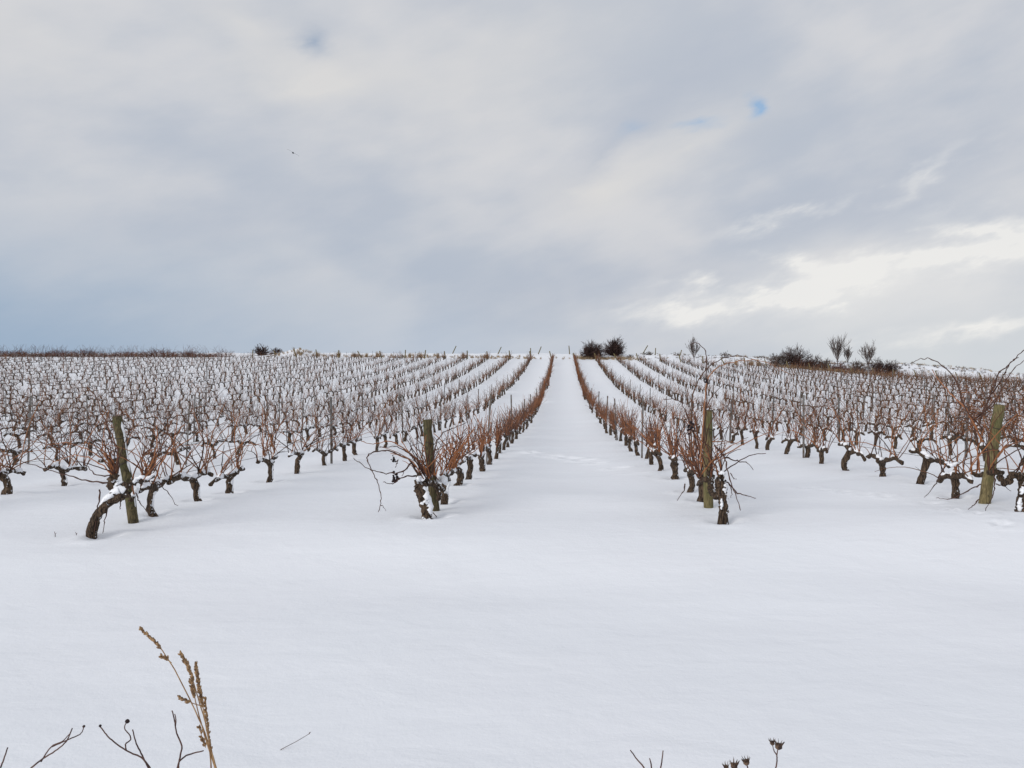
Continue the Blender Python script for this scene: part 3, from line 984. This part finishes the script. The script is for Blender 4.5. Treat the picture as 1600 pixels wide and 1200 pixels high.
# second row right, cut by the picture's edge: fan of long canes
hero('right', 2, 7.72, 1592, 'grapevine at the right edge with curled arm and upswept fan of canes',
     [(1594, 806), (1596, 790), (1599, 772), (1602, 756), (1606, 742)], [0.056, 0.050, 0.048, 0.050, 0.058, 0.046],
     [([(1600, 750), (1590, 744), (1580, 741), (1577, 750)], (0.046, 0.026)), ([(1578, 752), (1569, 754, .1), (1562, 744, .2), (1565, 738, .3)], (0.036, 0.022)),
      ([(1604, 745), (1612, 735), (1622, 738)], (0.040, 0.024)), ([(1560, 736, .4), (1545, 738, .6), (1530, 743, .9), (1518, 738, 1.0)], (0.030, 0.022))],
     [([(1531, 660), (1540, 638), (1554, 601), (1561, 582), (1573, 573), (1585, 561), (1601, 547), (1616, 540)], .2, .0085, 'dead_cane'),
      ([(1526, 650), (1552, 633), (1571, 596), (1585, 575), (1601, 563)], .2, .0080, 'dead_cane'), ([(1530, 655), (1548, 618), (1570, 584), (1580, 566), (1592, 558)], .3, .0075, 'dead_cane'),
      ([(1520, 655), (1538, 643), (1557, 622), (1578, 608), (1594, 602)], .3, .0080, 'cane'), ([(1536, 690), (1510, 640), (1489, 619), (1470, 598), (1456, 577)], .3, .0085, 'cane'),
      ([(1536, 670), (1508, 638), (1494, 596), (1477, 575), (1456, 561), (1440, 559.8), (1424, 567)], .2, .0080, 'dead_cane'),
      ([(1525, 740), (1530, 700), (1522, 670), (1506, 650)], .6, .0080, 'cane'), ([(1530, 738), (1528, 700), (1538, 670), (1534, 640)], .6, .0080, 'cane'),
      ([(1552, 740), (1552, 700), (1540, 670), (1520, 648)], .4, .0075, 'cane'), ([(1519, 740), (1515, 700), (1520, 670), (1512, 640)], .7, .0080, 'cane'),
      ([(1558, 715), (1570, 700), (1588, 692), (1604, 684)], .2, .0110, 'cane'), ([(1588, 742), (1596, 715), (1584, 690), (1590, 660)], .2, .0085, 'cane'),
      ([(1576, 740), (1572, 712), (1566, 690), (1580, 660)], .3, .0070, 'cane'), ([(1596, 742), (1602, 712), (1600, 680), (1592, 640)], .2, .0080, 'cane'),
      ([(1470, 743), (1460, 758), (1445, 777)], .8, .0065, 'dead_cane'), ([(1533, 757), (1517, 764), (1491, 778), (1480, 780), (1462, 777)], .3, .0065, 'dead_cane'),
      ([(1529, 780), (1520, 790), (1510, 798)], .1, .0060, 'dead_cane'), ([(1554, 743), (1554, 760), (1552, 773), (1539, 799)], .0, .0070, 'cane'),
      ([(1556, 757), (1570, 760), (1580, 768)], .1, .0060, 'dead_cane')],
     13, [(1530, 735), (1545, 735), (1580, 740), (1600, 742), (1515, 735)],
     snow=[([(1591, 801), (1590, 790), (1592, 778)], [.008, .020, .024, .008], -.035), ([(1593, 772), (1595, 762), (1598, 753)], [.008, .022, .020, .008], -.03), ([(1604, 735), (1612, 730), (1620, 733)], [.012, .028, .012], 0),
           ([(1545, 732), (1533, 736), (1524, 732)], [.010, .022, .010], .6)], clen=.75, lean=0)


# tangles of fine orange tendrils caught on the wires near the right-hand post
def tangle(cx, cy, Y, rx, rz, n, label):
    c = P(cx, cy, Y)
    m = MB()
    for q in range(n):
        a = rng.normal(0, 1, 3)
        st = np.clip(a, -1.6, 1.6) * np.array([rx, 0.14, rz]) * 0.6
        d = rng.normal(0, 1, 3)
        d /= np.linalg.norm(d)
        cur = [st]
        for k in range(6):
            d = d + rng.normal(0, .55, 3)
            d /= np.linalg.norm(d)
            cur.append(cur[-1] + d * rng.uniform(.018, .035))
        m.tube(np.array(cur), np.linspace(.0036, .0016, 7), 3, close=False)
    o = m.build('tendril_tangle', 'cane', None, c)
    tag(o, label, 'tendrils')


tangle(1528, 640, 8.75, .20, .22, 170, 'orange tangle of dry tendrils beside the leaning tan-green post')
tangle(1592, 648, 8.9, .14, .24, 110, 'orange tangle of dry tendrils at the picture edge beyond the leaning post')

# ------------------------------------------------------------------ metal stakes and wires
st_spots = []
for side, idx, X in rows:
    y = 14.6 + rng.normal(0, .25) - 6.6
    n = 0
    while y < YEND - 2:
        x = X + rng.normal(0, .03)
        if y > 9:
            u, w = img(x, y, gz(x, y))
            if -250 < u < 1850:
                v = 0 < u < 1600
                n += v
                st_spots.append((y, x, side, idx, n, v))
        y += 6.6 + rng.normal(0, .15)
st_vis = sorted([q for q in st_spots if q[5]])
own = set(st_vis[:300])
STK = []
for q in range(4):
    m = MB()
    h = [1.20, 1.27, 1.12, 1.32][q]
    # an open L-section stake
    w = 0.017
    for (ax, ay) in ((w, 0.0035), (0.0035, w)):
        c = np.array([[-ax, -ay], [ax, -ay], [ax, ay], [-ax, ay]]) + np.array([0 if ax == w else -w, 0 if ay == w else -w])
        v = np.vstack([np.c_[c, np.full(4, -0.2)], np.c_[c, np.full(4, h)]])
        f = np.array([[0, 1, 5, 4], [1, 2, 6, 5], [2, 3, 7, 6], [3, 0, 4, 7], [4, 5, 6, 7], [3, 2, 1, 0]])
        m.add(v, f, 0)
    STK.append((m.mesh('stake', 'stake_metal', False), m.arrays()))
far = MB()
for q in st_spots:
    y, x, side, idx, n, v = q
    k = rng.integers(4)
    z = gz(x, y)
    if q in own:
        o = bpy.data.objects.new('trellis_stake', STK[k][0])
        COL.objects.link(o)
        o.location = (x, y, z)
        o.rotation_euler = (rng.normal(0, .03), rng.normal(0, .03), rng.uniform(-.6, .6))
        tag(o, '%s thin grey stake up the slope in the %s' % (ordinal(n), row_phrase(dict(row=idx, side=side))), 'stake', 'thin stakes along the rows')
    else:
        vv, ff, mi = STK[k][1]
        tl = rng.normal(0, .03, 2)
        far.add(np.stack([vv[:, 0] + vv[:, 2] * tl[0] + x, vv[:, 1] + vv[:, 2] * tl[1] + y, vv[:, 2] + z], -1), ff, mi)
tag(far.build('distant_stakes', 'stake_metal', smooth=False), 'far thin stakes among the upper vine rows', 'stakes', kind='stuff')

for side, idx, X in rows:
    if idx > 7:
        continue
    for lvl, nm in ((0.40, 'lower'), (0.72, 'upper')):
        ys = np.arange(8.3, YEND, 3.3)
        xs = np.full(len(ys), X)
        zs = ground(xs, ys) + lvl + rng.normal(0, .012, len(ys))
        if idx == 1 or idx == 2:
            pass
        m = MB()
        m.tube(np.stack([xs + rng.normal(0, .01, len(ys)), ys, zs], -1), 0.0028, 4)
        o = m.build('trellis_wire', 'wire')
        tag(o, '%s trellis wire along the %s' % (nm, row_phrase(dict(row=idx, side=side))), 'wire', 'trellis wires')


# ------------------------------------------------------------------ far row ends: leaning posts
def small_post(x, y, h, lx, ly, r, label, group):
    root = thing('row_end_post', (x, y, gz(x, y)), label, 'post', group)
    m = MB()
    n = 5
    t = np.linspace(-0.3, 1, n)
    m.tube(np.stack([lx * t, ly * t, h * t], -1), r * (1.05 - .1 * t), 8, rough=.04, rng=rng)
    m.build('shaft', 'post_wood', root)
    return root


for side, idx, X in rows:
    u, w = img(X, 107.2, gz(X, 107.2))
    if not (0 < u < 1600) or (side == 'left' and idx > 15):
        continue
    small_post(X + rng.normal(0, .1), 107.3 + rng.normal(0, .2), rng.uniform(.95, 1.25), rng.normal(-.1, .16) - .12, rng.uniform(.1, .4), .075,
               'small weathered post at the uphill end of the %s' % row_phrase(dict(row=idx, side=side)), 'posts at the far row ends')
for (u, h, lx, what) in ((707, 1.2, .55, 'leaning dark post on the skyline above the third row left'), (778, 1.1, .5, 'leaning dark post on the skyline above the second row left'),
                         (829, .9, 0., 'short upright post on the skyline beside a leaning one'), (841, 1.15, .45, 'leaning post on the skyline just left of the aisle top'),
                         (890, 1.3, -.1, 'upright post on the skyline at the aisle top left of round shrubs'), (1004, 1.35, .8, 'strongly leaning post on the skyline right of round shrubs'),
                         (1024, 1.1, .05, 'upright thin post on the skyline beyond the strongly leaning one'), (1062, 1.0, .3, 'small leaning post on the skyline left of the bare sapling')):
    y = 116.5
    x = (u - VX) / F * y
    small_post(x, y, h, lx, .1, .07, what, 'posts on the skyline')


# ------------------------------------------------------------------ shrubs and bare trees
def grow(rng, m, start, d, length, r, depth, mi=0, n=4, kids=5, spread=.55, up=.15, sides=3, keep=None):
    d = d / np.linalg.norm(d)
    p = [start]
    dd = d.copy()
    for i in range(n):
        dd = dd + rng.normal(0, .13, 3) + np.array([0, 0, up * .3])
        dd /= np.linalg.norm(dd)
        p.append(p[-1] + dd * length / n)
    p = np.array(p)
    tgt = m if depth == 0 or keep is None else keep
    tgt.tube(p, np.linspace(r, max(r * .45, .011), n + 1), sides if depth == 0 else 4, 0, close=False)
    if depth == 0:
        return
    for k in range(kids):
        q = rng.uniform(.25, 1.0) * n
        i = min(int(q), n - 1)
        s = p[i] + (p[i + 1] - p[i]) * (q - i)
        nd = (p[i + 1] - p[i]) / np.linalg.norm(p[i + 1] - p[i]) + rng.normal(0, spread, 3) + np.array([0, 0, up])
        grow(rng, m, s, nd, length * rng.uniform(.35, .6), max(r * .5, .016), depth - 1, mi, max(2, n - 1), kids, spread, up, sides, keep)


def shrub(px, Y, w, h, stems, mat, label, kids=5, depth=2, up=.1, name='bare_shrub', cat='shrub', group=None, r=.03, sink=.05, dyz=0):
    x = (px - VX) / F * Y
    z = gz(x, Y)
    root = thing(name, (x, Y, z), label, cat, group)
    tw, sm = MB(), MB()
    for k in range(int(stems * 1.5)):
        a = rng.uniform(0, 6.283)
        el = math.acos(rng.uniform(.08, 1.0))
        d = np.array([math.sin(el) * math.cos(a) * w, math.sin(el) * math.sin(a) * w, math.cos(el) * h + .25 * h])
        L = np.linalg.norm(d) * rng.uniform(.6, .95)
        grow(rng, tw, np.array([rng.normal(0, w * .13), rng.normal(0, w * .13), -sink]), d, L, r, depth, 0, 4, kids, .5, up, 3, sm)
    sm.build('stems', mat, root)
    tag(tw.build('twigs', mat, root), kind='stuff')
    return root


RS = 'round dark shrubs at the aisle top'
shrub(925, 110.5, 1.55, 1.75, 95, 'twig_dark', 'larger round dark bare shrub on the skyline, left of its twin', 5, 2, .06, group=RS, r=.028)
shrub(960, 114.5, 1.50, 1.85, 85, 'twig_dark', 'round dark bare shrub on the skyline, right of the larger twin', 5, 2, .06, group=RS, r=.028)
shrub(409, 113.0, 1.10, 1.25, 26, 'twig_dark', 'small dark shrub topping a snow mound on the skyline left', 5, 2, .05, r=.022, sink=.2)
shrub(431, 114.0, .95, .75, 14, 'twig_dark', 'low dark shrub just right of the snow mound on the skyline', 5, 2, .0, r=.02)
SC = 'shrubs along the snowy bank'
shrub(1240, 111.5, 2.1, 2.15, 44, 'twig_dark', 'broad tall dark thicket at the near end of the snowy bank', 5, 2, .12, group=SC, r=.026)
shrub(1217, 111.0, 1.5, 1.5, 30, 'twig_grey', 'grey-brown shrub against the left foot of the broad thicket', 5, 2, .05, group=SC, r=.02)
shrub(1258, 110.8, 1.1, 1.1, 16, 'hedge_twig', 'red-brown shrub against the right foot of the broad thicket', 5, 2, .05, group=SC, r=.02)
shrub(1271, 110.5, 1.3, 1.5, 34, 'twig_dark', 'very dark shrub between the thicket and the two bare trees', 5, 2, .0, group=SC, r=.022)
shrub(1290, 111.0, 1.15, 1.2, 20, 'twig_grey', 'grey-brown shrub hugging the bank below the two bare trees', 5, 2, .0, group=SC, r=.022)
shrub(1312, 111.0, 1.2, 1.0, 22, 'hedge_twig', 'low red-brown shrub at the foot of the taller bare tree', 5, 2, .0, group=SC, r=.02)
shrub(1338, 111.5, 1.3, 1.2, 26, 'twig_grey', 'pale brown low shrub below the rounded bare sapling', 5, 2, .0, group=SC, r=.018)
shrub(1372, 112, 1.35, 1.6, 32, 'twig_dark', 'dark shrub right of the rounded bare sapling', 5, 2, .05, group=SC, r=.02)
shrub(1392, 112, 1.25, 1.5, 30, 'twig_dark', 'last dark shrub at the right end of the thicket', 5, 2, .05, group=SC, r=.02)
shrub(1133, 115, .75, .75, 12, 'twig_grey', 'small grey-brown bush alone on the skyline right of the sapling', 4, 2, .05, group=SC, r=.016)
shrub(984, 112, .55, .55, 9, 'scrub', 'small grey tuft of bush beside the round shrubs', 4, 2, .0, group=SC, r=.014)
shrub(1015, 116, .75, .45, 10, 'scrub', 'low flat bush on the skyline beside an upright thin post', 4, 2, .0, group=SC, r=.014)
shrub(1057, 117, .6, .4, 8, 'scrub', 'tiny low bush on the skyline left of the bare sapling', 4, 2, .0, group=SC, r=.014)


def tree(px, Y, h, w, label, th=.35, limbs=9, r=.07, mat='twig_grey'):
    x = (px - VX) / F * Y
    root = thing('bare_tree', (x, Y, gz(x, Y)), label, 'tree', 'bare young trees on the bank')
    tr, tw, lb = MB(), MB(), MB()
    p = np.array([[0, 0, -.3], [rng.normal(0, .03), 0, h * th * .5], [rng.normal(0, .05), rng.normal(0, .05), h * th]])
    tr.tube(p, [r, r * .85, r * .75], 7)
    for k in range(limbs):
        a = k * 2.4 + rng.uniform(-.4, .4)
        sp = rng.uniform(.25, 1.0)
        d = np.array([math.cos(a) * w * sp, math.sin(a) * w * sp, h * (1 - th) * rng.uniform(.85, 1.1)])
        st = p[1] + (p[2] - p[1]) * rng.uniform(.3, 1)
        grow(rng, tw, st, d, np.linalg.norm(d) * rng.uniform(.75, .95), r * .45, 2, 0, 5, 5, .28, .25, 3, lb)
    tr.build('trunk', mat, root)
    lb.build('limbs', mat, root)
    tag(tw.build('crown', mat, root), kind='stuff')


tree(1085, 112, 2.5, .95, 'slim bare sapling on the skyline just behind the tallest arching cane', .2, 15, .055)
tree(1309, 117, 3.3, 1.45, 'taller bare rounded tree standing on the snowy bank', .2, 22, .08)
tree(1325, 117.5, 2.2, 1.0, 'smaller bare tree close against the taller rounded tree', .18, 14, .05)
tree(1357, 116, 2.4, 1.5, 'rounded low bare sapling on the bank right of the taller tree', .12, 22, .06)

# ------------------------------------------------------------------ unpruned vines on the crest (one brown mass), grass and scrub
m = MB()
for q in range(5200):
    x = rng.uniform(-120, -47.5)
    y = 109.2 + rng.normal(0, .6)
    z = gz(x, y)
    if rng.random() < min(1.0, (-45.0 - x) / 7):
        h = (0.75 + 0.35 * math.sin(x * .9) * math.sin(x * .37 + 1)) * rng.uniform(.45, 1.2) if rng.random() > .10 else rng.uniform(1.1, 1.8)
        d = np.array([rng.normal(0, .55), rng.normal(0, .35), 0])
        t = np.linspace(0, 1, 5)[:, None]
        p = np.array([x, y, z]) + d * t ** 1.4 + np.array([0, 0, 1]) * h * (1.5 * t - .5 * t ** 2.4) + rng.normal(0, .03, (5, 3))
        m.tube(p, np.linspace(.018, .008, 5), 3, close=False)
for q in range(97):
    x = -120 + q * .75 + rng.normal(0, .1)
    z = gz(x, 109.2)
    m.tube(np.array([[x, 109.2, z - .1], [x + .04, 109.2, z + .25], [x, 109.2, z + .5]]), [.06, .05, .05], 5, 1, close=False)
tag(m.build('unpruned_vine_hedge', ['hedge_twig', 'bark']), 'dense red-brown mass of unpruned vines along the crest', 'vines', kind='stuff')


def blades(m, x, y, n, h, sp, mi=0):
    z = gz(x, y)
    for k in range(n):
        a = rng.uniform(0, 6.283)
        l = rng.uniform(.1, 1) * sp
        hh = h * rng.uniform(.5, 1.1)
        t = np.linspace(0, 1, 3)[:, None]
        p = np.array([x + rng.normal(0, sp * .3), y + rng.normal(0, sp * .3), z - .03]) + np.array([math.cos(a) * l, math.sin(a) * l, 0]) * t ** 1.6 + np.array([0, 0, hh]) * t
        m.tube(p, [.018, .015, .007], 3, mi, close=False)


m = MB()
for q in range(330):                                  # thin tan fringe along the top of the field
    x = rng.uniform(-42, 12)
    if -3 < x < 2.6 and rng.random() < .8:
        continue
    blades(m, x, rng.uniform(108.5, 112), 12, rng.uniform(.15, .42), .22)
for u in (470, 497, 528, 552, 571, 590, 640, 655, 684, 722, 757, 1150, 1174, 1185):
    y = 109 + rng.uniform(0, 1)
    for k in range(3):
        blades(m, (u - VX) / F * y + rng.normal(0, .15), y, 22, rng.uniform(.5, .9), .3)
for q in range(260):                                  # below the two round shrubs and the thicket
    u = rng.choice([rng.uniform(898, 985), rng.uniform(1205, 1400), rng.uniform(1230, 1345)])
    y = rng.uniform(109.2, 111.5)
    blades(m, (u - VX) / F * y, y, 13, rng.uniform(.2, .55), .28)
tag(m.build('dry_grass', 'dry_grass'), 'tan dry grass fringing the top of the vineyard', 'grass', kind='stuff')

m = MB()
for q in range(1500):
    x = rng.uniform(6, 74) if q > 60 else rng.uniform(-10, 20)
    y = rng.uniform(111, 127)
    h = rng.uniform(.10, .38) * (1.5 if rng.random() < .1 else 1)
    if x < 26:
        if rng.random() < .72:
            continue
        h *= .7
    blades(m, x, y, 9, h, .28, 0 if rng.random() < .75 else 1)
tag(m.build('bank_scrub', ['scrub', 'dry_grass']), 'low dark scrub poking through the snow on the bank', 'scrub', kind='stuff')


# ------------------------------------------------------------------ weeds on the verge in front of the camera
def stem(m, pts, Y, r, dY=.0, mi=0, to_ground=False, foot=None):
    c = cpx(pts, Y, dY, .0003)
    if to_ground:
        f = c[0].copy()
        f[2] = gz(f[0], f[1]) - .05
        if foot is not None:
            f[0] = foot
        q = np.linspace(0, 1, 6)[:-1, None]
        c = np.vstack([f + (c[0] - f) * q, c])
    m.tube(c, np.linspace(r, r * .6, len(c)), 6, mi)
    return c


def spikelets(m, c, q0, q1, n, size):
    for k in range(n):
        q = q0 + (q1 - q0) * k / (n - 1)
        i = min(int(q * (len(c) - 1)), len(c) - 2)
        d = c[i + 1] - c[i]
        d /= np.linalg.norm(d)
        s = c[i] + (c[i + 1] - c[i]) * (q * (len(c) - 1) - i)
        for w in range(2):
            o = rng.normal(0, 1, 3)
            o -= d * o.dot(d)
            o /= np.linalg.norm(o)
            e = (d * .8 + o * .5) * size * rng.uniform(.7, 1.15)
            t = np.linspace(0, 1, 5)[:, None]
            m.tube(s + e * t, size * .24 * np.array([.3, .9, 1, .7, .1]), 5, 0)


YW = 2.25
root = thing('dry_grass_plant', pz(337, YW), 'tall golden dry grass with several seed spikes at lower left', 'dry grass')
rl = np.array(root.location)
for pts, q0, nsp, dy_ in (([(336, 1200), (322, 1150), (300, 1100), (275, 1050), (256, 1020), (240, 1000), (220, 983)], .72, 26, .10),
                          ([(336, 1200), (324, 1140), (312, 1100), (302, 1065), (293, 1040), (282, 1022)], .62, 24, .05),
                          ([(337, 1200), (325, 1150), (316, 1100), (311, 1075), (306, 1040)], .50, 30, -.04),
                          ([(336, 1200), (320, 1150), (309, 1110), (303, 1085), (298, 1065)], .70, 16, .02),
                          ([(338, 1200), (328, 1165), (325, 1140), (323, 1120), (320, 1092)], .25, 16, -.07)):
    st_m, hd = MB(), MB()
    c = stem(st_m, pts, YW, .0022, dy_, to_ground=True, foot=rl[0])
    st_m.v = [v - rl for v in st_m.v]
    spikelets(hd, c, q0 + (1 - q0) * .15, 1.0, int(nsp * 1.4), .0125)
    hd.v = [v - rl for v in hd.v]
    o = st_m.build('stalk', 'straw', root)
    hd.build('seed_spike', 'seed_husk', o)
for pts, sp in (([(268, 1036), (262, 1031), (253, 1026)], .4), ([(316, 1104), (300, 1098), (282, 1091)], .6), ([(321, 1168), (317, 1155), (311, 1138)], .1)):
    st_m, hd = MB(), MB()
    c = stem(st_m, pts, YW + .02, .0015)
    st_m.v = [v - rl for v in st_m.v]
    spikelets(hd, c, sp, 1.0, 8, .014)
    hd.v = [v - rl for v in hd.v]
    o = st_m.build('side_stalk', 'straw', root)
    hd.build('seed_spike', 'seed_husk', o)
st_m = MB()
stem(st_m, [(330, 1200), (326, 1150), (322, 1110), (321, 1089), (319, 1092)], YW - .03, .0024, 0, to_ground=True, foot=rl[0])
st_m.v = [v - rl for v in st_m.v]
st_m.build('leaf_blade', 'straw', root)


def weed(name, label, foot_px, Y, lines, balls=(), mat='weed_stem', r=.0028, cat='weed', heads=()):
    root = thing(name, pz(foot_px, Y), label, cat)
    rl = np.array(root.location)
    for k, pts in enumerate(lines):
        m = MB()
        first = pts[0][1] >= 1199
        stem(m, pts, Y, r * (1 if first else .75), rng.normal(0, .03), to_ground=first, foot=rl[0] if first else None)
        m.v = [v - rl for v in m.v]
        m.build('stem', mat, root)
    for (bx, by, br) in balls:
        m = MB()
        c = P(bx, by, Y) - rl
        a = np.linspace(0, math.pi, 7)
        m.tube(c + np.stack([0 * a, 0 * a, -np.cos(a) * br], -1), np.maximum(np.sin(a), .05) * br, 9, rough=.06, rng=rng)
        m.build('seed_ball', 'shrivelled_fruit', root)
    for (hx, hy, hr, tl) in heads:
        m = MB()
        c = P(hx, hy, Y) - rl
        ax = np.array([tl, 0, 1.0])
        ax /= np.linalg.norm(ax)
        t = np.linspace(-1, .7, 6)[:, None]
        m.tube(c + ax * t * hr, hr * np.array([.25, .7, .95, 1, .9, .75]), 10, rough=.08, rng=rng)
        for k in range(16):
            a = k * .3927 * 2 + rng.uniform(-.2, .2)
            u = np.cross(ax, [0, 1, 0])
            u /= np.linalg.norm(u)
            w = np.cross(ax, u)
            o = math.cos(a) * u + math.sin(a) * w
            s = c + ax * hr * rng.uniform(.1, .7) + o * hr * .75
            m.tube(np.array([s, s + (o * .6 + ax * .9) * hr * .4, s + (o * .8 + ax * 1.3) * hr * rng.uniform(.7, 1.2)]), [hr * .22, hr * .14, hr * .03], 4)
        m.build('seed_head', 'seed_head', root)
    return root


weed('dry_weed', 'thin brown forked weed at far lower left with hooked tips', 48, 2.3,
     [[(45, 1203), (66, 1186), (88, 1172), (104, 1158), (113, 1138)], [(64, 1190), (73, 1176), (82, 1165), (98, 1158), (110, 1145)], [(80, 1167), (92, 1162), (110, 1154), (124, 1148), (129, 1142), (131, 1135)]],
     balls=[(131, 1135, .0040)])
weed('dry_weed', 'dark weed with a curled stem ending in a black ball', 236, 2.2,
     [[(236, 1202), (222, 1184), (208, 1178), (190, 1168), (172, 1154), (163, 1144), (156, 1134)], [(232, 1200), (222, 1180), (213, 1162), (207, 1140)],
      [(197, 1172), (196, 1163), (204, 1156), (203, 1149), (196, 1141), (195, 1134), (199, 1127)]], balls=[(199, 1127, .0062), (156.5, 1134, .0038)])
weed('dry_weed', 'bare forked weed twig just left of the golden grass', 278, 2.15,
     [[(277, 1201), (281, 1185), (284, 1165), (276, 1145), (273, 1128), (269, 1110)], [(274, 1134), (275, 1125), (273, 1116)], [(279, 1200), (280, 1190), (292, 1180), (306, 1176), (318, 1173)]])
weed('dry_weed', 'single stalk tip cut by the lower left corner', 0, 2.3, [[(0, 1202), (6, 1186), (12, 1168)]])
weed('dry_weed', 'three short bare twigs at the bottom right of centre', 1010, 2.6,
     [[(1008, 1202), (1003, 1195), (995, 1186), (985, 1172)], [(1018, 1200), (1017, 1192), (1015, 1185)], [(1032, 1202), (1034, 1190), (1036, 1173)]], r=.0030)
weed('dry_seed_weed', 'brown star-shaped seed heads on one stalk at the bottom right', 1212, 2.4,
     [[(1212, 1202), (1214, 1190), (1214, 1180), (1215, 1172)], [(1214, 1180), (1209, 1172), (1207, 1164)]], heads=[(1216.5, 1166, .0110, .15), (1206.5, 1161, .0075, -.15)], mat='weed_stem')
weed('dry_seed_weed', 'low cluster of dark seed heads cut by the bottom edge', 1160, 2.4,
     [[(1168, 1202), (1168, 1198), (1167, 1196)], [(1150, 1212), (1148, 1204), (1147, 1200)], [(1136, 1212), (1135, 1206), (1134, 1202)]],
     heads=[(1166, 1191, .0100, -.2), (1147, 1197, .0110, .1), (1134.5, 1199, .0080, -.1)])

# a twig poking out of the snow and small sprigs at the edge of the field
Yt = 1200 * 1.58 / 565
root = thing('snowbound_twig', pz(440, Yt), 'short thin twig poking out of the open snow', 'twig')
rl = np.array(root.location)
m = MB()
x0 = rl - rl
m.tube(np.array([[-.03, -.02, -.02], [0, 0, .002], [.055, .03, .022], [.104, .05, .046]]), [.0016, .0014, .0012, .0010], 5)
m.build('stem', 'weed_stem', root)
m = MB()
m.tube(np.array([[.102, .05, .044], [.106, .051, .050], [.109, .052, .054]]), [.0012, .0026, .001], 6)
m.build('bud', 'weed_stem', root)
for (u, Y, h, lb) in ((86, 7.25, .05, 'tiny dark sprig left of the low leaning trunk, farther from it'), (119, 7.3, .035, 'tiny dark sprig close beside the low leaning trunk')):
    m = MB()
    m.tube(np.array([[0, 0, -.03], [.002, 0, h * .5], [-.006, 0, h]]), [.004, .003, .002], 5)
    m.tube(np.array([[.002, 0, h * .5], [.012, 0, h * .75]]), [.002, .001], 4)
    o = m.build('sprig', 'dead_cane', None, pz(u, Y))
    tag(o, lb, 'sprig')

# ------------------------------------------------------------------ bird
Yb = 62.0
c = P(458, 239, Yb)
root = thing('bird', c, 'small dark bird gliding in the overcast sky', 'bird')
root.rotation_euler = (.15, .5, .3)
root.scale = (1.7, 1.7, 1.7)
m = MB()
a = np.linspace(0, 1, 9)
body = np.stack([0 * a, .17 - .36 * a, .01 * np.sin(a * 6)], -1)
m.tube(body, np.array([.006, .020, .022, .030, .036, .034, .026, .018, .022]), 10)
m.build('body', 'feather', root)
for sg in (-1, 1):
    t = np.linspace(0, 1, 7)
    lead = np.stack([sg * .30 * t, .04 + .05 * np.sin(t * 3.1) - .06 * t, .05 * np.sin(t * 2.2) - .03 * t], -1)
    trail = lead - np.stack([0 * t, .11 * (1 - .72 * t ** 1.5), .006 + 0 * t], -1)
    th = np.array([0, 0, .006])
    v = np.vstack([lead + th * .5, trail, lead - th * .5])
    n = 7
    f = []
    for i in range(n - 1):
        f += [[i, i + 1, n + i + 1, n + i], [2 * n + i, n + i, n + i + 1, 2 * n + i + 1], [i, 2 * n + i, 2 * n + i + 1, i + 1]]
    m = MB()
    m.add(v, np.array(f), 0)
    m.build('wing', 'feather', root)
m = MB()
v = np.array([[-.012, -.17, .004], [.012, -.17, .004], [.034, -.27, 0], [-.034, -.27, 0], [-.012, -.17, -.004], [.012, -.17, -.004], [.034, -.27, -.005], [-.034, -.27, -.005]])
m.add(v, np.array([[0, 1, 2, 3], [7, 6, 5, 4], [0, 4, 5, 1], [1, 5, 6, 2], [2, 6, 7, 3], [3, 7, 4, 0]]), 0)
m.build('tail', 'feather', root)
